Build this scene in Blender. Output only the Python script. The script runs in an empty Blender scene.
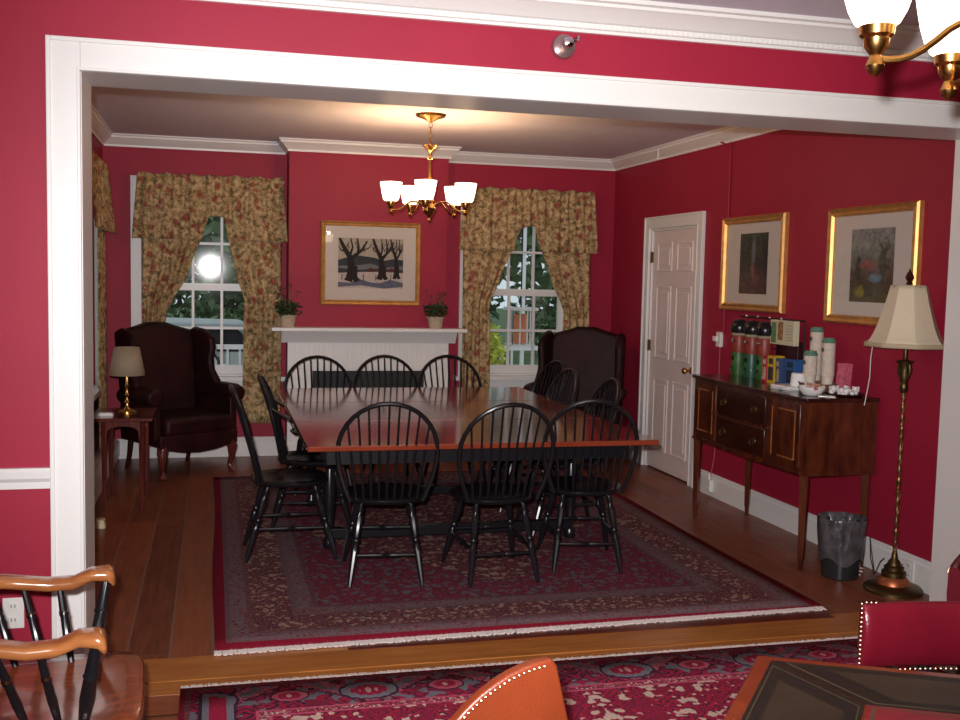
import bpy, bmesh, math, random
from mathutils import Vector, Matrix
PI = math.pi
S = bpy.context.scene
COL = S.collection
random.seed(7)

# ------------------------------------------------------------------ helpers
def rotm(rx=0, ry=0, rz=0):
    return Matrix.Rotation(rz, 3, 'Z') @ Matrix.Rotation(ry, 3, 'Y') @ Matrix.Rotation(rx, 3, 'X')

class MB:
    def __init__(s): s.v = []; s.f = []; s.m = []
    def add(s, vs, fs, mi=0):
        o = len(s.v); s.v += [tuple(v) for v in vs]
        for f in fs: s.f.append([i + o for i in f]); s.m.append(mi)
        return s
    def box(s, c, d, r=None, mi=0):
        x, y, z = d[0] / 2, d[1] / 2, d[2] / 2
        vs = [Vector(p) for p in ((-x,-y,-z),(x,-y,-z),(x,y,-z),(-x,y,-z),(-x,-y,z),(x,-y,z),(x,y,z),(-x,y,z))]
        if r is not None: vs = [r @ v for v in vs]
        vs = [v + Vector(c) for v in vs]
        return s.add(vs, [(3,2,1,0),(4,5,6,7),(0,1,5,4),(1,2,6,5),(2,3,7,6),(3,0,4,7)], mi)
    def span(s, x0, x1, y0, y1, z0, z1, mi=0):
        return s.box(((x0+x1)/2, (y0+y1)/2, (z0+z1)/2), (abs(x1-x0), abs(y1-y0), abs(z1-z0)), None, mi)
    def tube(s, pts, rad, n=10, mi=0, caps=True, sx=1.0, closed=False):
        pts = [Vector(p) for p in pts]; N = len(pts)
        if not isinstance(rad, (list, tuple)): rad = [rad] * N
        T = []
        for i in range(N):
            if closed: t = pts[(i+1) % N] - pts[i-1]
            else: t = pts[min(i+1, N-1)] - pts[max(i-1, 0)]
            T.append(t.normalized() if t.length > 1e-9 else Vector((0,0,1)))
        a = Vector((0,0,1)) if abs(T[0].z) < .9 else Vector((1,0,0))
        nrm = (a - T[0] * a.dot(T[0])).normalized()
        vs = []
        for i in range(N):
            nrm = (nrm - T[i] * nrm.dot(T[i])).normalized(); b = T[i].cross(nrm)
            for k in range(n):
                an = 2 * PI * k / n
                vs.append(pts[i] + nrm * math.cos(an) * rad[i] * sx + b * math.sin(an) * rad[i])
        fs = []
        M = N if closed else N - 1
        for i in range(M):
            j = (i + 1) % N
            for k in range(n):
                k2 = (k + 1) % n
                fs.append((i*n+k, i*n+k2, j*n+k2, j*n+k))
        if caps and not closed:
            fs.append(tuple(range(n))[::-1]); fs.append(tuple((N-1)*n + k for k in range(n)))
        return s.add(vs, fs, mi)
    def turned(s, p0, p1, prof, n=10, mi=0):
        """turned member between two points; prof = [(t, r)]"""
        p0 = Vector(p0); p1 = Vector(p1)
        return s.tube([p0.lerp(p1, t) for t, r in prof], [r for t, r in prof], n, mi)
    def lathe(s, prof, c=(0,0,0), n=24, mi=0, r=None, caps=True):
        vs = []
        for (rr, z) in prof:
            for k in range(n):
                a = 2*PI*k/n; v = Vector((rr*math.cos(a), rr*math.sin(a), z))
                if r is not None: v = r @ v
                vs.append(v + Vector(c))
        fs = []
        for i in range(len(prof)-1):
            for k in range(n):
                k2 = (k+1) % n; fs.append((i*n+k, i*n+k2, (i+1)*n+k2, (i+1)*n+k))
        if caps:
            fs.append(tuple(range(n))[::-1]); fs.append(tuple((len(prof)-1)*n+k for k in range(n)))
        return s.add(vs, fs, mi)
    def prism(s, poly, h0, h1, axis='z', mi=0, xf=None):
        """poly of 2D points extruded along axis"""
        def P(a, b, h):
            v = {'z': Vector((a, b, h)), 'y': Vector((a, h, b)), 'x': Vector((h, a, b))}[axis]
            return xf(v) if xf else v
        n = len(poly)
        vs = [P(a, b, h0) for a, b in poly] + [P(a, b, h1) for a, b in poly]
        fs = [tuple(range(n))[::-1], tuple(range(n, 2*n))] + [(i, (i+1) % n, n+(i+1) % n, n+i) for i in range(n)]
        return s.add(vs, fs, mi)
    def grid(s, fn, nu, nv, mi=0):
        vs = [fn(i/nu, j/nv) for j in range(nv+1) for i in range(nu+1)]
        fs = [(j*(nu+1)+i, j*(nu+1)+i+1, (j+1)*(nu+1)+i+1, (j+1)*(nu+1)+i) for j in range(nv) for i in range(nu)]
        return s.add(vs, fs, mi)
    def ball(s, c, r, nu=14, nv=9, mi=0):
        if not isinstance(r, (tuple, list)): r = (r, r, r)
        vs = []; fs = []
        for j in range(nv+1):
            t = PI*j/nv
            for i in range(nu):
                p = 2*PI*i/nu
                vs.append((c[0]+r[0]*math.sin(t)*math.cos(p), c[1]+r[1]*math.sin(t)*math.sin(p), c[2]-r[2]*math.cos(t)))
        for j in range(nv):
            for i in range(nu): fs.append((j*nu+i, j*nu+(i+1) % nu, (j+1)*nu+(i+1) % nu, (j+1)*nu+i))
        return s.add(vs, fs, mi)
    def build(s, name, mats, parent=None, smooth=35, bevel=0, seg=2, solid=0, subs=0):
        me = bpy.data.meshes.new(name)
        me.from_pydata(s.v, [], s.f); 
        bm = bmesh.new(); bm.from_mesh(me)
        if smooth: bmesh.ops.remove_doubles(bm, verts=bm.verts, dist=1e-6)
        bmesh.ops.recalc_face_normals(bm, faces=bm.faces)
        bm.to_mesh(me); bm.free()
        if not isinstance(mats, (list, tuple)): mats = [mats]
        for m in mats: me.materials.append(m)
        if len(mats) > 1 and len(me.polygons) == len(s.m):
            for p, mi in zip(me.polygons, s.m): p.material_index = mi
        if smooth:
            for p in me.polygons: p.use_smooth = True
            me.set_sharp_from_angle(angle=math.radians(smooth))
        o = bpy.data.objects.new(name, me); COL.objects.link(o)
        if parent is not None: o.parent = parent
        if solid:
            d = o.modifiers.new('thick', 'SOLIDIFY'); d.thickness = solid; d.offset = 0
        if bevel:
            d = o.modifiers.new('soft', 'BEVEL'); d.width = bevel; d.segments = seg; d.limit_method = 'ANGLE'; d.angle_limit = math.radians(40)
        if subs:
            d = o.modifiers.new('sub', 'SUBSURF'); d.levels = subs; d.render_levels = subs
        return o

def tag(o, label=None, cat=None, group=None, kind=None):
    if label: o['label'] = label
    if cat: o['category'] = cat
    if group: o['group'] = group
    if kind: o['kind'] = kind
    return o
def thing(name, label, cat, loc=(0,0,0), rz=0, group=None):
    o = bpy.data.objects.new(name, None); COL.objects.link(o); o.empty_display_size = .1
    o.location = loc; o.rotation_euler = (0, 0, rz)
    return tag(o, label, cat, group)
def struct(o): o['kind'] = 'structure'; return o
def copy_tree(o, parent=None):
    c = o.copy(); COL.objects.link(c)
    if parent is not None: c.parent = parent
    for ch in [x for x in o.children]: copy_tree(ch, c)
    return c

# ------------------------------------------------------------------ materials
def nm(name):
    m = bpy.data.materials.new(name); m.use_nodes = True
    nt = m.node_tree; return m, nt, nt.nodes['Principled BSDF']
def mat(name, col, rough=.5, metal=0, spec=.5, var=0, vscale=8, bump=0, bscale=60, coat=0, trans=0, sss=0, stretch=None):
    m, nt, b = nm(name)
    b.inputs['Base Color'].default_value = (*col, 1); b.inputs['Roughness'].default_value = rough
    b.inputs['Metallic'].default_value = metal; b.inputs['Specular IOR Level'].default_value = spec
    b.inputs['Coat Weight'].default_value = coat; b.inputs['Coat Roughness'].default_value = .12
    if trans: b.inputs['Transmission Weight'].default_value = trans
    tc = nt.nodes.new('ShaderNodeTexCoord'); src = tc.outputs['Object']
    if stretch:
        mp = nt.nodes.new('ShaderNodeMapping'); mp.inputs['Scale'].default_value = stretch
        nt.links.new(src, mp.inputs['Vector']); src = mp.outputs['Vector']
    if var:
        n = nt.nodes.new('ShaderNodeTexNoise'); n.inputs['Scale'].default_value = vscale; n.inputs['Detail'].default_value = 4
        nt.links.new(src, n.inputs['Vector'])
        r = nt.nodes.new('ShaderNodeValToRGB')
        r.color_ramp.elements[0].position = .3; r.color_ramp.elements[1].position = .7
        r.color_ramp.elements[0].color = (*[max(0, c*(1-var)) for c in col], 1)
        r.color_ramp.elements[1].color = (*[min(1, c*(1+var)) for c in col], 1)
        nt.links.new(n.outputs['Fac'], r.inputs['Fac']); nt.links.new(r.outputs['Color'], b.inputs['Base Color'])
    if bump:
        n2 = nt.nodes.new('ShaderNodeTexNoise'); n2.inputs['Scale'].default_value = bscale; n2.inputs['Detail'].default_value = 3
        nt.links.new(src, n2.inputs['Vector'])
        bp = nt.nodes.new('ShaderNodeBump'); bp.inputs['Strength'].default_value = bump; bp.inputs['Distance'].default_value = .01
        nt.links.new(n2.outputs['Fac'], bp.inputs['Height']); nt.links.new(bp.outputs['Normal'], b.inputs['Normal'])
    return m
class G:
    """small node graph helper"""
    def __init__(s, nt): s.nt = nt
    def n(s, t, **k):
        x = s.nt.nodes.new(t)
        for a, b in k.items(): setattr(x, a, b)
        return x
    def put(s, sock, v):
        if hasattr(v, 'is_output') or isinstance(v, bpy.types.NodeSocket): s.nt.links.new(v, sock)
        else: sock.default_value = v
    def math(s, op, a, b=0, c=0):
        x = s.n('ShaderNodeMath', operation=op); s.put(x.inputs[0], a); s.put(x.inputs[1], b)
        if op in ('MULTIPLY_ADD', 'SMOOTH_MIN', 'WRAP'): s.put(x.inputs[2], c)
        return x.outputs[0]
    def ramp(s, f, stops, const=False):
        x = s.n('ShaderNodeValToRGB'); cr = x.color_ramp
        if const: cr.interpolation = 'CONSTANT'
        while len(cr.elements) < len(stops): cr.elements.new(.5)
        for e, (p, c) in zip(cr.elements, stops): e.position = p; e.color = (*c, 1)
        s.put(x.inputs['Fac'], f); return x.outputs['Color']
    def mix(s, f, a, b, bt='MIX'):
        x = s.n('ShaderNodeMix', data_type='RGBA', blend_type=bt); s.put(x.inputs['Factor'], f)
        for sock, v in ((x.inputs[6], a), (x.inputs[7], b)):
            if isinstance(v, tuple): sock.default_value = (*v, 1) if len(v) == 3 else v
            else: s.nt.links.new(v, sock)
        return x.outputs[2]
    def noise(s, vec, sc, det=3, rough=.5):
        x = s.n('ShaderNodeTexNoise'); s.put(x.inputs['Vector'], vec); x.inputs['Scale'].default_value = sc
        x.inputs['Detail'].default_value = det; x.inputs['Roughness'].default_value = rough; return x.outputs['Fac']
    def vor(s, vec, sc, out='Distance', feat='F1', dist='EUCLIDEAN'):
        x = s.n('ShaderNodeTexVoronoi', feature=feat, distance=dist); s.put(x.inputs['Vector'], vec); x.inputs['Scale'].default_value = sc
        return x.outputs[out]
    def mapping(s, vec, scale=(1,1,1), rot=(0,0,0), loc=(0,0,0)):
        x = s.n('ShaderNodeMapping'); s.put(x.inputs['Vector'], vec)
        x.inputs['Scale'].default_value = scale; x.inputs['Rotation'].default_value = rot; x.inputs['Location'].default_value = loc
        return x.outputs['Vector']

def plank_mat(name, dark, light, w, axis='y', rough=.32, seam=.012, length=2.3, gap=(.02,.012,.008)):
    m, nt, b = nm(name); g = G(nt)
    tc = g.n('ShaderNodeTexCoord'); sp = g.n('ShaderNodeSeparateXYZ'); nt.links.new(tc.outputs['Object'], sp.inputs[0])
    a, l = (sp.outputs['X'], sp.outputs['Y']) if axis == 'y' else (sp.outputs['Y'], sp.outputs['X'])
    u = g.math('DIVIDE', a, w); row = g.math('FLOOR', u); fr = g.math('FRACT', u)
    wn = g.n('ShaderNodeTexWhiteNoise', noise_dimensions='1D'); nt.links.new(row, wn.inputs['W'])
    lo = g.math('ADD', g.math('DIVIDE', l, length), wn.outputs['Value']); seg = g.math('FLOOR', lo); lf = g.math('FRACT', lo)
    wn2 = g.n('ShaderNodeTexWhiteNoise', noise_dimensions='2D')
    cb = g.n('ShaderNodeCombineXYZ'); nt.links.new(row, cb.inputs[0]); nt.links.new(seg, cb.inputs[1]); nt.links.new(cb.outputs[0], wn2.inputs['Vector'])
    tone = wn2.outputs['Value']
    sc = (14, 1.2, 1) if axis == 'y' else (1.2, 14, 1)
    cb2 = g.n('ShaderNodeCombineXYZ'); nt.links.new(g.math('MULTIPLY', tone, 9), cb2.inputs[2])
    va = g.n('ShaderNodeVectorMath', operation='ADD'); nt.links.new(g.mapping(tc.outputs['Object'], sc), va.inputs[0]); nt.links.new(cb2.outputs[0], va.inputs[1])
    gr = g.noise(va.outputs[0], 3, 5, .6)
    f = g.math('ADD', g.math('MULTIPLY', gr, .8), g.math('MULTIPLY', tone, .28))
    c = g.ramp(f, [(.22, dark), (.72, light)])
    e = seam / w / 2
    s1 = g.math('LESS_THAN', fr, e); s2 = g.math('GREATER_THAN', fr, 1 - e); s3 = g.math('LESS_THAN', lf, .0022)
    sm = g.math('MAXIMUM', g.math('MAXIMUM', s1, s2), s3)
    c = g.mix(sm, c, gap)
    nt.links.new(c, b.inputs['Base Color'])
    b.inputs['Specular IOR Level'].default_value = .3
    rr = g.math('ADD', rough - .04, g.math('MULTIPLY', g.noise(tc.outputs['Object'], 2.2, 4), .22)); nt.links.new(rr, b.inputs['Roughness'])
    bp = g.n('ShaderNodeBump'); bp.inputs['Strength'].default_value = .3; bp.inputs['Distance'].default_value = .004
    nt.links.new(g.math('SUBTRACT', g.math('MULTIPLY', gr, .15), sm), bp.inputs['Height']); nt.links.new(bp.outputs[0], b.inputs['Normal'])
    return m

def wood(name, dark, light, stretch=(1,12,12), rough=.3, coat=0, sc=2.5):
    m, nt, b = nm(name); g = G(nt); tc = g.n('ShaderNodeTexCoord')
    f = g.noise(g.mapping(tc.outputs['Object'], stretch), sc, 5, .6)
    nt.links.new(g.ramp(f, [(.3, dark), (.72, light)]), b.inputs['Base Color'])
    b.inputs['Roughness'].default_value = rough; b.inputs['Coat Weight'].default_value = coat; b.inputs['Coat Roughness'].default_value = .1
    return m

WALL = (.33, .013, .040)
M = {}
M['wall'] = mat('crimson wall paint', WALL, .55, spec=.3, var=.04, vscale=3)
M['white'] = mat('white trim paint', (.78,.77,.75), .35, bump=.03, bscale=30)
M['ceiling'] = mat('ceiling paint', (.70,.66,.74), .8, var=.03, vscale=4)
M['door'] = mat('off white door paint', (.76,.66,.63), .4)
M['floor'] = plank_mat('dark pine planks', (.09,.022,.010), (.27,.078,.034), .175, 'y', .30, .010, 2.3, (.20,.11,.08))
M['floor_front'] = plank_mat('dark pine planks front', (.09,.022,.010), (.27,.078,.034), .19, 'x', .3)
M['threshold'] = wood('orange oak threshold', (.28,.09,.018), (.50,.19,.045), (1.2,16,1), .3)
M['threshold_red'] = wood('red stained board', (.07,.012,.008), (.16,.03,.015), (1.2,16,1), .3)
M['black'] = mat('gloss black paint', (.008,.008,.010), .27, spec=.5)
M['table'] = wood('mahogany table top', (.16,.022,.010), (.26,.05,.022), (1,10,1), .13, .5)
M['mahog'] = wood('dark mahogany', (.018,.004,.003), (.055,.012,.006), (8,1,2), .22, .2)
M['mahog2'] = wood('flamed mahogany', (.030,.006,.003), (.12,.026,.009), (5,5,1.2), .25, .2, 3.5)
M['redwood'] = wood('red brown gloss wood', (.07,.014,.010), (.16,.034,.026), (10,1,1), .2, .4)
M['cherry'] = wood('cherry arm wood', (.24,.075,.022), (.42,.16,.05), (1,14,14), .22, .4)
M['seatwood'] = wood('cherry seat wood', (.13,.026,.010), (.26,.062,.022), (1,9,1), .2, .5)
M['oxblood'] = mat('dark oxblood leather', (.021,.0035,.004), .5, spec=.22, var=.5, vscale=5, bump=.15, bscale=120)
M['redleather'] = mat('red leather', (.15,.006,.016), .26, var=.12, vscale=6, bump=.12, bscale=160, coat=.2)
M['orangeleather'] = mat('orange tan leather', (.16,.026,.007), .38, var=.12, vscale=7, bump=.12, bscale=160)
M['brass'] = mat('antique brass', (.60,.33,.10), .25, 1)
M['brassdark'] = mat('aged brass', (.13,.085,.035), .4, .9)
M['nail'] = mat('polished nail heads', (.62,.50,.34), .35, 1)
M['gold'] = mat('gilt frame', (.68,.37,.12), .42, .7, var=.15, vscale=20)
M['goldwood'] = mat('gilt wood side', (.36,.14,.035), .35, .3, var=.15, vscale=14)
M['matboard'] = mat('cream mat board', (.60,.55,.49), .8)
M['iron'] = mat('black cast iron', (.006,.006,.006), .6)
M['plastic'] = mat('white plastic', (.75,.74,.70), .35)
M['chrome'] = mat('chrome', (.75,.75,.76), .15, 1)
M['terracotta'] = mat('pale clay pot', (.52,.40,.28), .8, var=.12, vscale=30)
M['leaf'] = mat('dark green leaves', (.035,.085,.025), .5, var=.5, vscale=60)
M['stem'] = mat('plant stems', (.10,.09,.05), .7)
M['flower'] = mat('faded red flowers', (.30,.06,.05), .7)
M['cream'] = mat('cream fringe', (.85,.76,.72), .9, bump=.4, bscale=300)
M['cord_white'] = mat('white cord', (.65,.60,.56), .5)
M['cord_brown'] = mat('dark cord', (.02,.015,.012), .5)
M['paper'] = mat('white paper', (.80,.79,.77), .7)

def glass_mat(name, col=(1,1,1), rough=0.0):
    m, nt, b = nm(name); g = G(nt)
    tr = g.n('ShaderNodeBsdfTransparent'); tr.inputs[0].default_value = (*col, 1)
    gl = g.n('ShaderNodeBsdfGlossy'); gl.inputs['Roughness'].default_value = rough
    lw = g.n('ShaderNodeLayerWeight'); lw.inputs[0].default_value = .5
    f = g.math('ADD', .055, g.math('MULTIPLY', g.math('POWER', lw.outputs['Facing'], 5), .9))
    mx = g.n('ShaderNodeMixShader'); nt.links.new(f, mx.inputs[0]); nt.links.new(tr.outputs[0], mx.inputs[1]); nt.links.new(gl.outputs[0], mx.inputs[2])
    nt.links.new(mx.outputs[0], nt.nodes['Material Output'].inputs['Surface'])
    return m
M['glass'] = glass_mat('window glass', (.92,.96,.95), .045)
M['liner'] = glass_mat('clear bin liner', (.80,.80,.82), .2)
M['picglass'] = glass_mat('picture glass', (1,1,1), .02)

def shade_mat(name, col, strength, base=(.9,.85,.75)):
    m, nt, b = nm(name)
    b.inputs['Base Color'].default_value = (*base, 1); b.inputs['Roughness'].default_value = .3
    b.inputs['Emission Color'].default_value = (*col, 1); b.inputs['Emission Strength'].default_value = strength
    return m
M['litglass'] = shade_mat('lit frosted glass', (1, .84, .62), 5)
M['litglass_far'] = shade_mat('lit frosted glass far', (1, .80, .60), 3.0)

def curtain_mat():
    m, nt, b = nm('floral curtain fabric'); g = G(nt); tc = g.n('ShaderNodeTexCoord'); o = tc.outputs['Object']
    w = g.n('ShaderNodeVectorMath', operation='ADD'); 
    nn = g.n('ShaderNodeTexNoise'); nn.inputs['Scale'].default_value = 18; nt.links.new(o, nn.inputs['Vector'])
    sc = g.n('ShaderNodeVectorMath', operation='SCALE'); nt.links.new(nn.outputs['Color'], sc.inputs[0]); sc.inputs['Scale'].default_value = .05
    nt.links.new(o, w.inputs[0]); nt.links.new(sc.outputs[0], w.inputs[1]); v = w.outputs[0]
    c = g.ramp(g.noise(v, 26, 4, .75), [(.34, (.07,.07,.035)), (.43, (.26,.17,.075)), (.54, (.50,.36,.18)), (.66, (.66,.50,.30))])
    fl = g.ramp(g.vor(v, 11), [(.0, (1,1,1)), (.24, (1,1,1)), (.42, (0,0,0))])
    fm = g.math('MULTIPLY', fl, g.math('GREATER_THAN', g.noise(v, 9, 2), .44))
    c = g.mix(g.math('MULTIPLY', fm, .85), c, g.ramp(g.noise(v, 60, 3), [(.3, (.14,.015,.018)), (.7, (.42,.11,.08))]))
    lf = g.ramp(g.vor(g.mapping(v, (1,1,1), (0,0,0), (3.3,1.7,2.1)), 17), [(.0, (1,1,1)), (.16, (1,1,1)), (.26, (0,0,0))])
    lm = g.math('MULTIPLY', lf, g.math('GREATER_THAN', g.noise(g.mapping(v, (1,1,1), (0,0,0), (7,2,5)), 7, 2), .50))
    c = g.mix(g.math('MULTIPLY', lm, .75), c, (.055,.075,.035))
    nt.links.new(c, b.inputs['Base Color']); b.inputs['Roughness'].default_value = .85; b.inputs['Specular IOR Level'].default_value = .2
    return m
M['curtain'] = curtain_mat()

def rug_mat(name, hx, hy, bands, field, fscale, seed=0, centre=None, motif=None):
    """bands: [(distance from edge, base colour, ornament colour, accent colour, ornament scale)], then the field"""
    m, nt, b = nm(name); g = G(nt); tc = g.n('ShaderNodeTexCoord'); o = tc.outputs['Object']
    sp = g.n('ShaderNodeSeparateXYZ'); nt.links.new(o, sp.inputs[0])
    ax = g.math('ABSOLUTE', sp.outputs['X']); ay = g.math('ABSOLUTE', sp.outputs['Y'])
    d = g.math('MINIMUM', g.math('SUBTRACT', hx, ax), g.math('SUBTRACT', hy, ay))
    cb = g.n('ShaderNodeCombineXYZ'); nt.links.new(ax, cb.inputs[0]); nt.links.new(ay, cb.inputs[1]); cb.inputs[2].default_value = seed
    wn = g.n('ShaderNodeTexNoise'); wn.inputs['Scale'].default_value = 26; nt.links.new(cb.outputs[0], wn.inputs['Vector'])
    ws = g.n('ShaderNodeVectorMath', operation='SCALE'); nt.links.new(wn.outputs['Color'], ws.inputs[0]); ws.inputs['Scale'].default_value = .035
    wa = g.n('ShaderNodeVectorMath', operation='ADD'); nt.links.new(cb.outputs[0], wa.inputs[0]); nt.links.new(ws.outputs[0], wa.inputs[1])
    sym = wa.outputs[0]
    def orn(base, o1, o2, sc):
        v1 = g.vor(sym, sc, 'Distance', 'F1', 'MANHATTAN'); ring = g.math('PINGPONG', g.math('MULTIPLY', v1, 3.4), .5)
        c = g.mix(g.math('GREATER_THAN', ring, .30), base, o1)
        v2 = g.vor(sym, sc * 2.3, 'Distance', 'F1', 'CHEBYCHEV')
        c = g.mix(g.math('LESS_THAN', v2, .17), c, o2)
        vc = g.vor(sym, sc * 3.1, 'Color'); s2 = g.n('ShaderNodeSeparateXYZ'); nt.links.new(vc, s2.inputs[0])
        c = g.mix(g.math('GREATER_THAN', s2.outputs[0], .78), c, g.mix(.5, o1, base))
        c = g.mix(g.math('LESS_THAN', s2.outputs[1], .18), c, o2)
        return c
    c = orn(*field, fscale)
    if centre:
        md = g.math('ADD', g.math('DIVIDE', ax, centre[0]), g.math('DIVIDE', ay, centre[1]))
        wob = g.math('MULTIPLY', g.math('PINGPONG', g.math('MULTIPLY', ax, 7), .5), .12)
        c = g.mix(g.math('LESS_THAN', g.math('ADD', md, wob), 1), c, orn(*centre[2], fscale))
    for (dist, base, o1, o2, sc) in reversed(bands):
        c = g.mix(g.math('LESS_THAN', d, dist), c, orn(base, o1, o2, sc) if sc else base)
    if motif:
        v0, vc, vh, period, grey, pink, dark = motif
        t = g.math('PINGPONG', g.math('ADD', ax, .07), period); dv = g.math('ABSOLUTE', g.math('SUBTRACT', d, vc))
        inb = g.math('MULTIPLY', g.math('LESS_THAN', dv, vh), g.math('GREATER_THAN', d, v0))
        step = g.math('MULTIPLY', g.math('SNAP', d, .016), 1.25)
        bar = g.math('ABSOLUTE', g.math('SUBTRACT', g.math('SUBTRACT', t, step), period*.12))
        for wd_, col in ((.085, dark), (.060, pink), (.040, grey)):
            c = g.mix(g.math('MULTIPLY', inb, g.math('LESS_THAN', bar, wd_)), c, orn(col, g.mix(.5, col, dark), pink, 22))
        for cx_, k_ in ((period, 1), (0, .62)):
            e1 = g.math('DIVIDE', g.math('ABSOLUTE', g.math('SUBTRACT', t, cx_)), .115*k_); e2 = g.math('DIVIDE', dv, .085*k_)
            el = g.math('ADD', g.math('ADD', g.math('MULTIPLY', e1, e1), g.math('MULTIPLY', e2, e2)), g.math('MULTIPLY', g.math('PINGPONG', g.math('MULTIPLY', ax, 30), .5), .3))
            for rr_, col in ((1.15, dark), (.90, grey if k_ == 1 else pink), (.42, (.36,.02,.06)), (.12, (.60,.35,.34))):
                c = g.mix(g.math('MULTIPLY', inb, g.math('LESS_THAN', el, rr_)), c, col)
    fine = g.ramp(g.noise(o, 150, 2), [(.2, (.62,.62,.62)), (.8, (1.25,1.25,1.25))])
    c = g.mix(1, c, fine, 'MULTIPLY')
    nt.links.new(c, b.inputs['Base Color']); b.inputs['Roughness'].default_value = .95; b.inputs['Specular IOR Level'].default_value = .1
    bp = g.n('ShaderNodeBump'); bp.inputs['Strength'].default_value = .5; bp.inputs['Distance'].default_value = .004
    nt.links.new(g.noise(o, 220, 2), bp.inputs['Height']); nt.links.new(bp.outputs[0], b.inputs['Normal'])
    return m

# ------------------------------------------------------------------ dimensions (metres)
B = 9.21; R = 3.635; L = -.89; YO = 4.07; YI = 4.37; H = 2.71
XL, XR, ZT = -.465, 3.48, 2.31
FX0, FX1, FY0 = -2.2, 4.6, -1.6      # front room
BX0, BX1, BY = .613, 1.973, 8.91     # chimney breast
WL = (-.05, .47); WR = (2.775, .47)  # window centre, half width of the hole
WZ0, WZ1 = .70, 2.26

# ------------------------------------------------------------------ shell
def wall_with_holes(name, x0, x1, z0, z1, y0, y1, holes, m, axis='y'):
    mb = MB(); xs = sorted([x0, x1] + [h for hh in holes for h in hh[:2]])
    def put(a, b, c, d):
        if b - a < 1e-4 or d - c < 1e-4: return
        if axis == 'y': mb.span(a, b, y0, y1, c, d)
        else: mb.span(y0, y1, a, b, c, d)
    for a, b_ in zip(xs[:-1], xs[1:]):
        hit = [h for h in holes if h[0] <= a + 1e-6 and h[1] >= b_ - 1e-6]
        if hit: put(a, b_, z0, hit[0][2]); put(a, b_, hit[0][3], z1)
        else: put(a, b_, z0, z1)
    return struct(mb.build(name, m, smooth=0))
wall_with_holes('wall_far', L-.2, R+.2, 0, H, B, B+.22, [(WL[0]-WL[1], WL[0]+WL[1], WZ0, WZ1), (WR[0]-WR[1], WR[0]+WR[1], WZ0, WZ1)], M['wall'])
wall_with_holes('wall_left', YI, B, 0, H, L-.2, L, [(7.55, 8.55, .70, 2.26)], M['wall'], 'x')
wall_with_holes('wall_right', YI, B, 0, H, R, R+.2, [(7.42, 8.33, 0, 2.04)], M['wall'], 'x')
mb = MB()
mb.span(FX0, XL, YO, YI, 0, H); mb.span(XR, FX1, YO, YI, 0, H); mb.span(XL, XR, YO, YI, ZT+.02, H)
struct(mb.build('wall_opening', M['wall'], smooth=0))
mb = MB(); mb.span(BX0, BX1, BY, B, 0, H); struct(mb.build('wall_chimney', M['wall'], smooth=0))
for nme, a in (('wall_front_left', (FX0-.1, FX0, FY0, YO)), ('wall_front_right', (FX1, FX1+.1, FY0, YO)), ('wall_behind', (FX0, FX1, FY0-.1, FY0))):
    mb = MB(); mb.span(*a, 0, H); struct(mb.build(nme, M['wall'], smooth=0))
mb = MB(); mb.span(L-.2, R+.2, YI-.001, B+.2, -.1, 0); struct(mb.build('floor', M['floor'], smooth=0))
mb = MB(); mb.span(FX0, FX1, FY0, 3.985, -.1, 0); struct(mb.build('floor_front_room', M['floor_front'], smooth=0))
mb = MB(); mb.span(L-.2, R+.2, YI, B+.2, H, H+.1); struct(mb.build('ceiling', M['ceiling'], smooth=0))
mb = MB(); mb.span(FX0-.1, FX1+.1, FY0-.1, YI, H, H+.1); struct(mb.build('ceiling_front_room', M['ceiling'], smooth=0))
mb = MB(); mb.span(FX0, FX1, 4.118, YI, -.1, .004); mb.span(FX0, FX1, 3.985, 4.112, -.1, .002); mb.span(FX0, FX1, 4.112, 4.118, -.1, -.003)
struct(mb.build('trim_threshold', M['threshold'], smooth=0))
mb = MB(); mb.span(.56, 2.9, 4.315, YI+.05, -.05, .007); struct(mb.build('trim_threshold_strip', M['threshold_red'], smooth=0))

def sweep(name, path, prof, m, closed=False):
    """profile (d = into room, z) along an XY path, room on the right hand side"""
    mb = MB(); P = [Vector(p) for p in path]; N = len(P); rows = []
    for i in range(N):
        d0 = (P[i]-P[i-1]).normalized() if i > 0 else (P[1]-P[0]).normalized()
        d1 = (P[i+1]-P[i]).normalized() if i < N-1 else d0
        n0 = Vector((d0.y, -d0.x)); n1 = Vector((d1.y, -d1.x)); mt = (n0+n1); mt = mt / max(mt.dot(n0), .2)
        rows.append([(P[i].x + mt.x*d, P[i].y + mt.y*d, z) for d, z in prof])
    k = len(prof); vs = [v for r_ in rows for v in r_]; fs = []
    for i in range(N-1):
        for j in range(k): fs.append((i*k+j, i*k+(j+1) % k, (i+1)*k+(j+1) % k, (i+1)*k+j))
    fs.append(tuple(range(k))); fs.append(tuple((N-1)*k + j for j in range(k)))
    mb.add(vs, fs); return struct(mb.build(name, m, smooth=25))
CR = [(0,2.612),(.016,2.612),(.018,2.628),(.030,2.636),(.062,2.672),(.075,2.680),(.078,2.695),(.092,2.700),(.092,H),(0,H)]
sweep('trim_crown', [(L,YI),(L,B),(BX0,B),(BX0,BY),(BX1,BY),(BX1,B),(R,B),(R,YI)], CR, M['white'])
BB = [(0,0),(.020,0),(.020,.135),(.013,.147),(.013,.158),(.004,.168),(0,.168)]
sweep('baseboard_right', [(R,7.30),(R,YI)], BB, M['white'])
sweep('baseboard_right_corner', [(R,B),(R,8.45)], BB, M['white'])
sweep('baseboard_far', [(L,B),(BX0,B)], BB, M['white'])
sweep('baseboard_far_right', [(BX1,B),(R,B)], BB, M['white'])
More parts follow.
